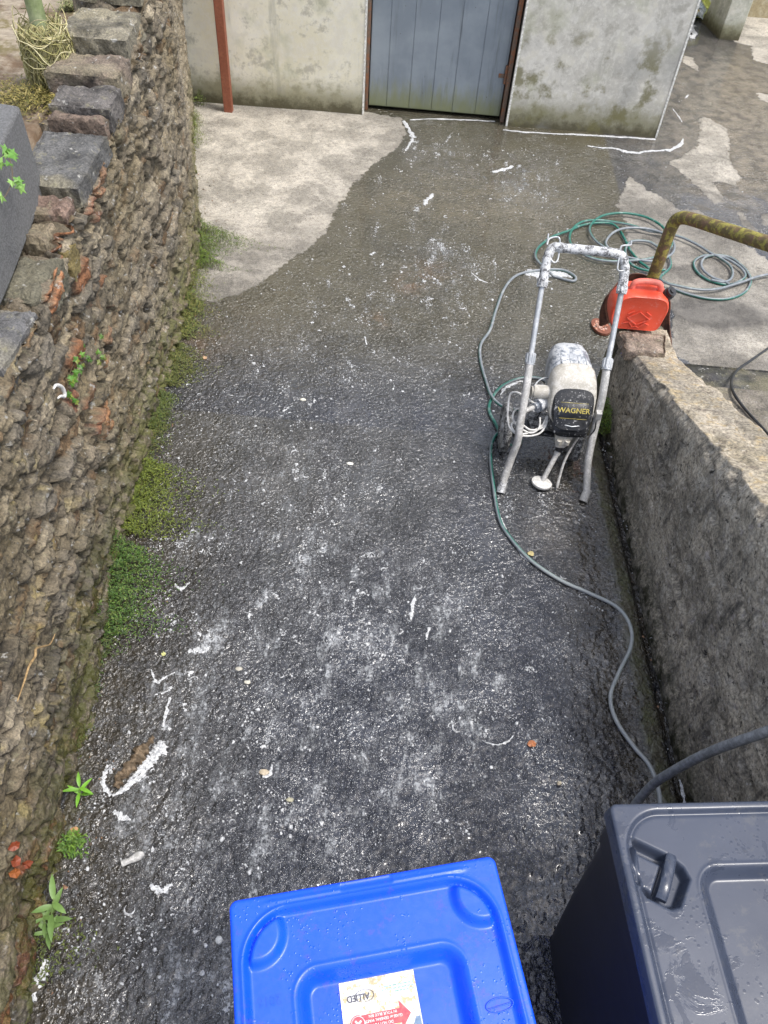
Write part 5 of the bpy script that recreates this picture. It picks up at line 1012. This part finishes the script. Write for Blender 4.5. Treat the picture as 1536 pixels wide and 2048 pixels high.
for k in range(170):
    a_ = rng.random()*2*PI; h_ = -rng.uniform(-.02, .15); r1 = rng.uniform(.08, .12); sp = [T0+np.array([r1*(1-.8*abs(h_+.06))*math.cos(a_+j*.5), r1*(1-.8*abs(h_+.06))*math.sin(a_+j*.5), h_+rng.normal(0, .03)]) for j in range(5)]; mb.tube(crom(sp, 3), .0022, 3, False, scol[rng.integers(5)])
o = mb.build('straw_bundle', M['straw'], None, False, org=tuple(T0)); tag(o, 'shaggy bundle of dry straw hanging round the green garden post', 'straw bundle')
def gweed(px, py, rx, ry, n, label, cols, hgt=.05, size=.016):
    c = G(px, py, 1.38); mb = MB()
    for i in range(n):
        k = rng.normal(0, .5, 2); a_ = rng.random()*2*PI; d = np.array([math.cos(a_), math.sin(a_), rng.uniform(0, 1.2)]); leafgeo(mb, np.array([min(c[0]+k[0]*rx, lw_x(c[1])-.26), c[1]+k[1]*ry, 1.37+rng.random()*hgt]), d, np.array([0, 0, 1.]), size*rng.uniform(.6, 1.8), size*.3, np.array(cols[rng.integers(len(cols))])*rng.uniform(.7, 1.3), .3, 2)
    o = mb.build('moss_clump', M['weed'], None, False, org=tuple(c)); tag(o, label, 'moss')
gweed(62, 200, .22, .16, 2600, 'olive yellow moss clump at the foot of the straw bundle', ((.16, .14, .03), (.22, .18, .04), (.10, .10, .02), (.30, .24, .08)))
gweed(140, 20, .05, .06, 600, 'small pale weeds beside the far coping stone', ((.2, .24, .08), (.28, .26, .12)))

# ------------------------------------------------------------------ foam, flecks, small debris
def ribbon(mb, pts, w, seed, z=.004, h=.0025, rag=.4):
    P_ = crom([G(a, b, 0) for a, b in pts], 14); n = len(P_); T = np.gradient(P_, axis=0); T /= np.linalg.norm(T, axis=1)[:, None]+1e-9; S = np.stack([-T[:, 1], T[:, 0], T[:, 2]*0], 1)
    w = np.interp(np.arange(n), np.linspace(0, n-1, len(w)), w); k = np.arange(n)*.35
    wl = w*(.55+.8*vnoise(k, k*0, seed)+.25*vnoise(k*3, k*0, seed+2)+rag*vnoise(k*9, k*0, seed+12)); wr = w*(.55+.8*vnoise(k, k*0+5, seed+1)+.25*vnoise(k*3, k*0+5, seed+3)+rag*vnoise(k*9, k*0+5, seed+13)); zc = np.interp(P_[:, 0], [0, 1], [z, z])
    V = []
    for f_, hh in ((-1, 0), (-.8, .75), (-.3, 1), (.3, 1), (.8, .75), (1, 0)):
        ww = (wl if f_ < 0 else wr)*f_; q = P_+S*ww[:, None]; q[:, 2] = z-.003+h*hh*(.7+.6*(vnoise(k*2, k*0+f_*3, seed+7)+.5)); V.append(q)
    V = np.stack(V, 1).reshape(-1, 3); F = [(i*6+j, (i+1)*6+j, (i+1)*6+j+1, i*6+j+1) for i in range(n-1) for j in range(5)]; mb.add(V, F)
mb = MB()
for i, (p_, w_) in enumerate([
    ([(1006, 260), (1060, 265), (1160, 270), (1250, 275), (1311, 279)], [.02, .02, .022, .022, .018]),
    ([(1175, 292), (1205, 296), (1235, 298), (1265, 306), (1300, 302), (1340, 300), (1362, 288), (1366, 278)], [.01, .02, .03, .035, .022, .03, .022, .008]),
    ([(808, 242), (820, 262), (826, 276), (818, 290), (810, 302)], [.02, .03, .03, .02, .01]), ([(820, 240), (870, 238), (930, 240), (990, 243)], [.012, .015, .018, .012]),
    ([(985, 345), (1005, 340), (1025, 332)], [.02, .035, .02]), ([(848, 410), (855, 400), (866, 388)], [.02, .03, .015]), ([(1344, 216), (1350, 224), (1358, 235), (1364, 245)], [.006, .01, .01, .006]), ([(1340, 206), (1352, 206), (1366, 200), (1376, 190)], [.008, .012, .015, .01]), ([(1378, 65), (1384, 50), (1388, 75), (1380, 70)], [.04, .06, .05, .02]),
    ([(1050, 548), (1080, 546), (1110, 545), (1145, 556)], [.02, .05, .055, .01]), ([(1000, 790), (1012, 775), (1030, 765), (1045, 762)], [.008, .02, .022, .01]), ([(990, 870), (984, 900), (984, 960), (996, 1020), (1012, 1060)], [.012, .006, .006, .010, .012]), ([(1030, 1090), (1050, 1118), (1070, 1128)], [.005, .010, .004]),
    ([(325, 1482), (318, 1500), (300, 1520), (285, 1540), (255, 1575), (225, 1592)], [.022, .038, .030, .026, .018, .010]), ([(216, 1530), (206, 1555), (208, 1575), (222, 1592)], [.006, .016, .016, .01]), ([(376, 1305), (392, 1300), (405, 1305), (418, 1296)], [.012, .02, .014, .008]), ([(340, 1395), (333, 1420), (326, 1455)], [.008, .013, .006]), ([(396, 1265), (412, 1275), (425, 1262)], [.012, .015, .008]),
    ([(302, 1340), (314, 1365), (330, 1355), (350, 1345)], [.004, .010, .008, .003]), ([(310, 1390), (330, 1385), (345, 1375)], [.004, .010, .004]), ([(350, 1168), (362, 1178), (380, 1165)], [.006, .012, .004]), ([(965, 1482), (990, 1490), (1012, 1485), (1027, 1472)], [.003, .006, .007, .003]), ([(228, 1622), (240, 1632), (262, 1640)], [.01, .016, .008]), ([(95, 1920), (75, 1960), (55, 2000)], [.02, .035, .03]), ([(300, 1770), (320, 1780), (345, 1768)], [.008, .02, .010]),
    ([(455, 790), (480, 794), (490, 792)], [.002, .006, .002]), ([(730, 675), (733, 690)], [.01, .008]), ([(685, 535), (690, 533)], [.018, .015]), ([(740, 510), (750, 505)], [.02, .012]), ([(942, 545), (960, 560), (975, 566)], [.004, .012, .004]), ([(830, 1190), (825, 1215), (822, 1240)], [.008, .014, .010]), ([(858, 1255), (852, 1280)], [.012, .008]), ([(1360, 1560), (1366, 1590), (1372, 1625)], [.006, .010, .008]), ([(520, 1540), (535, 1555), (545, 1530)], [.01, .015, .008])]):
    ribbon(mb, p_, w_, 600+i*11)
M['foam2'] = mat_foam('thick_foam', .13)
ribbon(mb, [(322, 1484), (312, 1502), (296, 1522), (276, 1545), (255, 1565)], [.010, .034, .030, .020, .008], 77, .006, .008)
ribbon(mb, [(1048, 548), (1070, 546), (1100, 546), (1138, 553)], [.02, .075, .08, .02], 79, .004, .005)
o = mb.build('foam_patches', M['foam2'], None, True); tag(o, kind='stuff'); mb = MB()
rs = np.random.default_rng(41); cnt = 0
while cnt < 95:
    x_ = rs.uniform(-1.2, 1.2); y_ = rs.uniform(.3, 6.6)
    if rs.random() > .9*foam_density(np.array([x_]), np.array([y_]))[0]*(1.5 if y_ < 2.4 and x_ < -.2 else .8): continue
    if x_ < lw_x(y_)+.1 or max(sdpoly(np.array([x_]), np.array([y_]), P_)[0] for P_ in DRY_SUNLIT[:3]) > -.03: continue
    cnt += 1; L_ = rs.uniform(.010, .04)*(.8+.5*(x_ < -.3)); a_ = rs.normal(PI/2+.1, .6); wd_ = rs.uniform(.006, .014); m_ = [np.array([x_, y_])+np.array([math.cos(a_), math.sin(a_)])*L_*(k-.5)+rs.normal(0, .22*L_, 2) for k in (0, .33, .66, 1)]
    v_ = [RW.T@(np.array([q_[0], q_[1], 0])-[0, 0, CAM_H]) for q_ in m_]
    ribbon(mb, [(q_[0]/q_[2]*FPX+768, q_[1]/q_[2]*FPX+1024) for q_ in v_], [wd_*.3, wd_, wd_*1.1, wd_*.3], 1000+cnt*7, .004, .003)
o = mb.build('foam_streaks', M['foam'], None, True); tag(o, kind='stuff')
# flecks: blobs, crescents and little curls
NF = 4200; mbV = []; mbF = []; nn_ = 0
xs_ = rng.uniform(-1.9, 3.3, NF*14); ys_ = rng.uniform(.2, 8.5, NF*14); dens = foam_density(xs_, ys_)*(.35+1.6*np.clip(fbm(xs_*3, ys_*3, 4, 700)+.1, 0, 1))*(.4+1.2*np.clip(fbm(xs_*14, ys_*14, 2, 705)+.3, 0, 1))
dd_ = np.max([sdpoly(xs_, ys_, P_) for P_ in DRY_SUNLIT], axis=0); dens = dens+.30*np.exp(-((ys_-3.9)/1.6)**2)*(xs_ < 1.2)*.5+.25*((rw_x(ys_)-xs_ < .35) & (ys_ < 3.4))*.7
ok = (dd_ < -.01) & (xs_ > lw_x(ys_)+.04) & (ys_ < YL(0)-.03) & ~((xs_ > rw_x(ys_)-.02) & (ys_ < 3.6)) & ~((xs_ > 1.3) & (ys_ < 5.9)) & (rng.random(len(xs_)) < dens*.55)
xs_, ys_ = xs_[ok][:NF], ys_[ok][:NF]
kx, ky = [], []
while len(kx) < 240:
    a_, b_ = rng.uniform(-1.2, 1.2), rng.uniform(.3, 6.6)
    if a_ > lw_x(b_)+.08 and rng.random() < .8*foam_density(np.array([a_]), np.array([b_]))[0]: kx.append(a_); ky.append(b_)
ex, ey = [], []
for a_, b_ in zip(kx, ky):
    k = rng.integers(8, 46); t_ = rng.normal(0, 1, k)*rng.uniform(.012, .06); w_ = rng.normal(0, 1, k)*rng.uniform(.006, .02); th = rng.normal(PI/2, .35); ex.append(a_+t_*math.cos(th)-w_*math.sin(th)); ey.append(b_+t_*math.sin(th)+w_*math.cos(th))
ex = np.concatenate(ex); ey = np.concatenate(ey); ok = (np.max([sdpoly(ex, ey, P_) for P_ in DRY_SUNLIT], axis=0) < -.01) & (ex > lw_x(ey)+.03) & (ex < rw_x(ey)-.02) & (ey < YL(0)-.03); xs_ = np.concatenate([xs_, ex[ok]]); ys_ = np.concatenate([ys_, ey[ok]])
for i in range(len(xs_)):
    x_, y_ = xs_[i], ys_[i]; s_ = .0024*math.exp(rng.normal(0, .50)); s_ = min(s_, .009)
    if rng.random() < .02: s_ = rng.uniform(.006, .011)
    t_ = rng.random(); a0_ = rng.random()*2*PI
    if t_ < .72:
        n = 7; an = np.arange(n)*2*PI/n+a0_; r_ = s_*(.55+.75*rng.random(n)); el = rng.uniform(.45, 1); th = rng.normal(PI/2, .7)
        X = r_*np.cos(an); Y_ = r_*np.sin(an)*el; xx = X*math.cos(th)-Y_*math.sin(th); yy = X*math.sin(th)+Y_*math.cos(th)
        V = np.vstack([np.stack([x_+xx, y_+yy, np.full(n, .001)], 1), np.stack([x_+xx*.6, y_+yy*.6, np.full(n, .0022+s_*.25)], 1)]); F = [(j, (j+1) % n, n+(j+1) % n, n+j) for j in range(n)]+[tuple(n+j for j in range(n))]
    else:
        arc = rng.uniform(.8, 4.5) if t_ < 2 else 2*PI; m_ = 8; an = a0_+np.linspace(0, arc, m_); R_ = s_*rng.uniform(.9, 1.9); wdt = s_*.38*np.sin(np.linspace(.25, PI-.25, m_)) if arc < 6 else np.full(m_, s_*.25)
        cx_ = x_+R_*np.cos(an); cy_ = y_+R_*np.sin(an)*rng.uniform(.7, 1.); V = np.vstack([np.stack([cx_-wdt*np.cos(an), cy_-wdt*np.sin(an), np.full(m_, .001)], 1), np.stack([cx_, cy_, .0025+wdt*.6], 1), np.stack([cx_+wdt*np.cos(an), cy_+wdt*np.sin(an), np.full(m_, .001)], 1)])
        F = [(k*m_+j, (k+1)*m_+j, (k+1)*m_+j+1, k*m_+j+1) for k in range(2) for j in range(m_-1)]
    mbV.append(V); mbF += [tuple(q_+nn_ for q_ in f_) for f_ in F]; nn_ += len(V)
V = np.vstack(mbV); V[:, 2] += .006*fbm(V[:, 0]*1.3, V[:, 1]*1.3, 3, 20)+.0025*fbm(V[:, 0]*9, V[:, 1]*9, 2, 21)
mb = MB(); mb.add(V, mbF); o = mb.build('foam_flecks', M['fleck'], None, True); tag(o, kind='stuff')
mb = MB(); rg = np.random.default_rng(5)
for i in range(1500):
    y_ = rg.uniform(.3, 5.6); side = rg.random() < .72; x_ = lw_x(y_)+abs(rg.normal(0, .09))+.02 if side else rw_x(y_)-abs(rg.normal(0, .07))-.04
    if not side and y_ > 3.4: continue
    e = .0016*math.exp(rg.normal(0, .55)); k = 5; an = np.sort(rg.random(k))*2*PI; q_ = np.stack([x_+e*1.4*np.cos(an), y_+e*1.4*np.sin(an), np.full(k, .002)], 1); q_[:, 2] += .006*fbm(q_[:, 0]*1.3, q_[:, 1]*1.3, 3, 20)
    mb.add(np.vstack([q_, q_.mean(0)+[0, 0, e*1.2]]), [(j, (j+1) % k, k) for j in range(k)], np.array([(.25, .22, .17), (.12, .09, .06), (.40, .37, .32), (.30, .17, .10), (.08, .07, .05)][rg.integers(5)]))
o = mb.build('grit', M['leaf'], None, False); tag(o, kind='stuff')
# pebble, stone lump, broken plastic fitting
def pebble(px, py, r, col, label, name='pebble', cat='pebble', fl=.5, seed=1, el=(1, 1)):
    c = G(px, py, 0); r = r*.8 if r < .03 else r; mb = crumple(c[0], c[1], r*fl*.5, r*el[0]*1.3, r*el[1]*.8, r*fl*.7, seed, [col, tuple(q_*1.1 for q_ in col)], 16); o = mb.build(name, M['leaf'], None, True, org=tuple(c)); tag(o, label, cat)
mbs = MB(); ribbon(mbs, [(308, 1476), (292, 1494), (276, 1512), (260, 1534), (242, 1560), (232, 1578)], [.012, .030, .042, .042, .032, .012], 811, .004, .022, .15)
o = mbs.build('muddy_stone', mat_two('muddy_stone', (.10, .07, .04), (.26, .19, .12), 40, .6, .4, .6, .9, .008), None, True, org=tuple(G(270, 1520))); tag(o, 'long flat brown muddy stone with white foam along its edge', 'stone')
pebble(529, 1545, .018, (.45, .38, .28), 'cream stone chip in the middle of the wet drive', 'pebble', 'pebble', .5, 812)
pebble(606, 800, .016, (.6, .58, .5), 'pale chip with a white smear high on the drive', 'pebble', 'pebble', .5, 813)
pebble(700, 928, .016, (.72, .7, .64), 'white shard in the dark centre patch of the drive', 'pebble', 'pebble', .5, 814)
pebble(580, 1600, .013, (.40, .38, .27), 'round olive pebble left of the blue bin top', 'pebble', 'pebble', .6, 815)
pebble(495, 1365, .013, (.58, .56, .48), 'pale round pebble left of centre on the drive', 'pebble', 'pebble', .6, 816)
pebble(478, 1338, .014, (.42, .40, .34), 'grey flake just above the pale round pebble', 'pebble', 'pebble', .4, 817)
c = G(438, 1880, .006); mb = MB(); mb.tube(np.array([c-[0, 0, .004], c+[0, 0, .002], c+[0, 0, .006], c+[0, 0, .0065]]), [.0125, .0125, .011, .0085], 24); o = mb.build('round_cap', mat_simple('clear_cap', (.55, .56, .54), .2), None, True, org=tuple(c)); tag(o, 'small round translucent cap on the drive left of the blue bin', 'cap')
c = G(244, 1727, .012); e = G(285, 1712, .012); mb = MB(); d_ = (e-c); mb.tube(np.array([c, c+d_*.35, c+d_*.8+[0, .006, 0], e+[0, .01, -.004]]), [.012, .010, .017, .008], 9); mb.cyl(c-d_*.02, c-d_*.0, .0128, 16); o0 = thing('plastic_fitting', c, 'broken white plastic pipe fitting with a dark hole by the stone wall', 'fitting'); mb.build('sleeve', M['tubepaint'], o0, True)
mb = MB(); mb.cyl(c-d_*.04, c-d_*.021, .007, 14); mb.build('hole', M['dark'], o0)
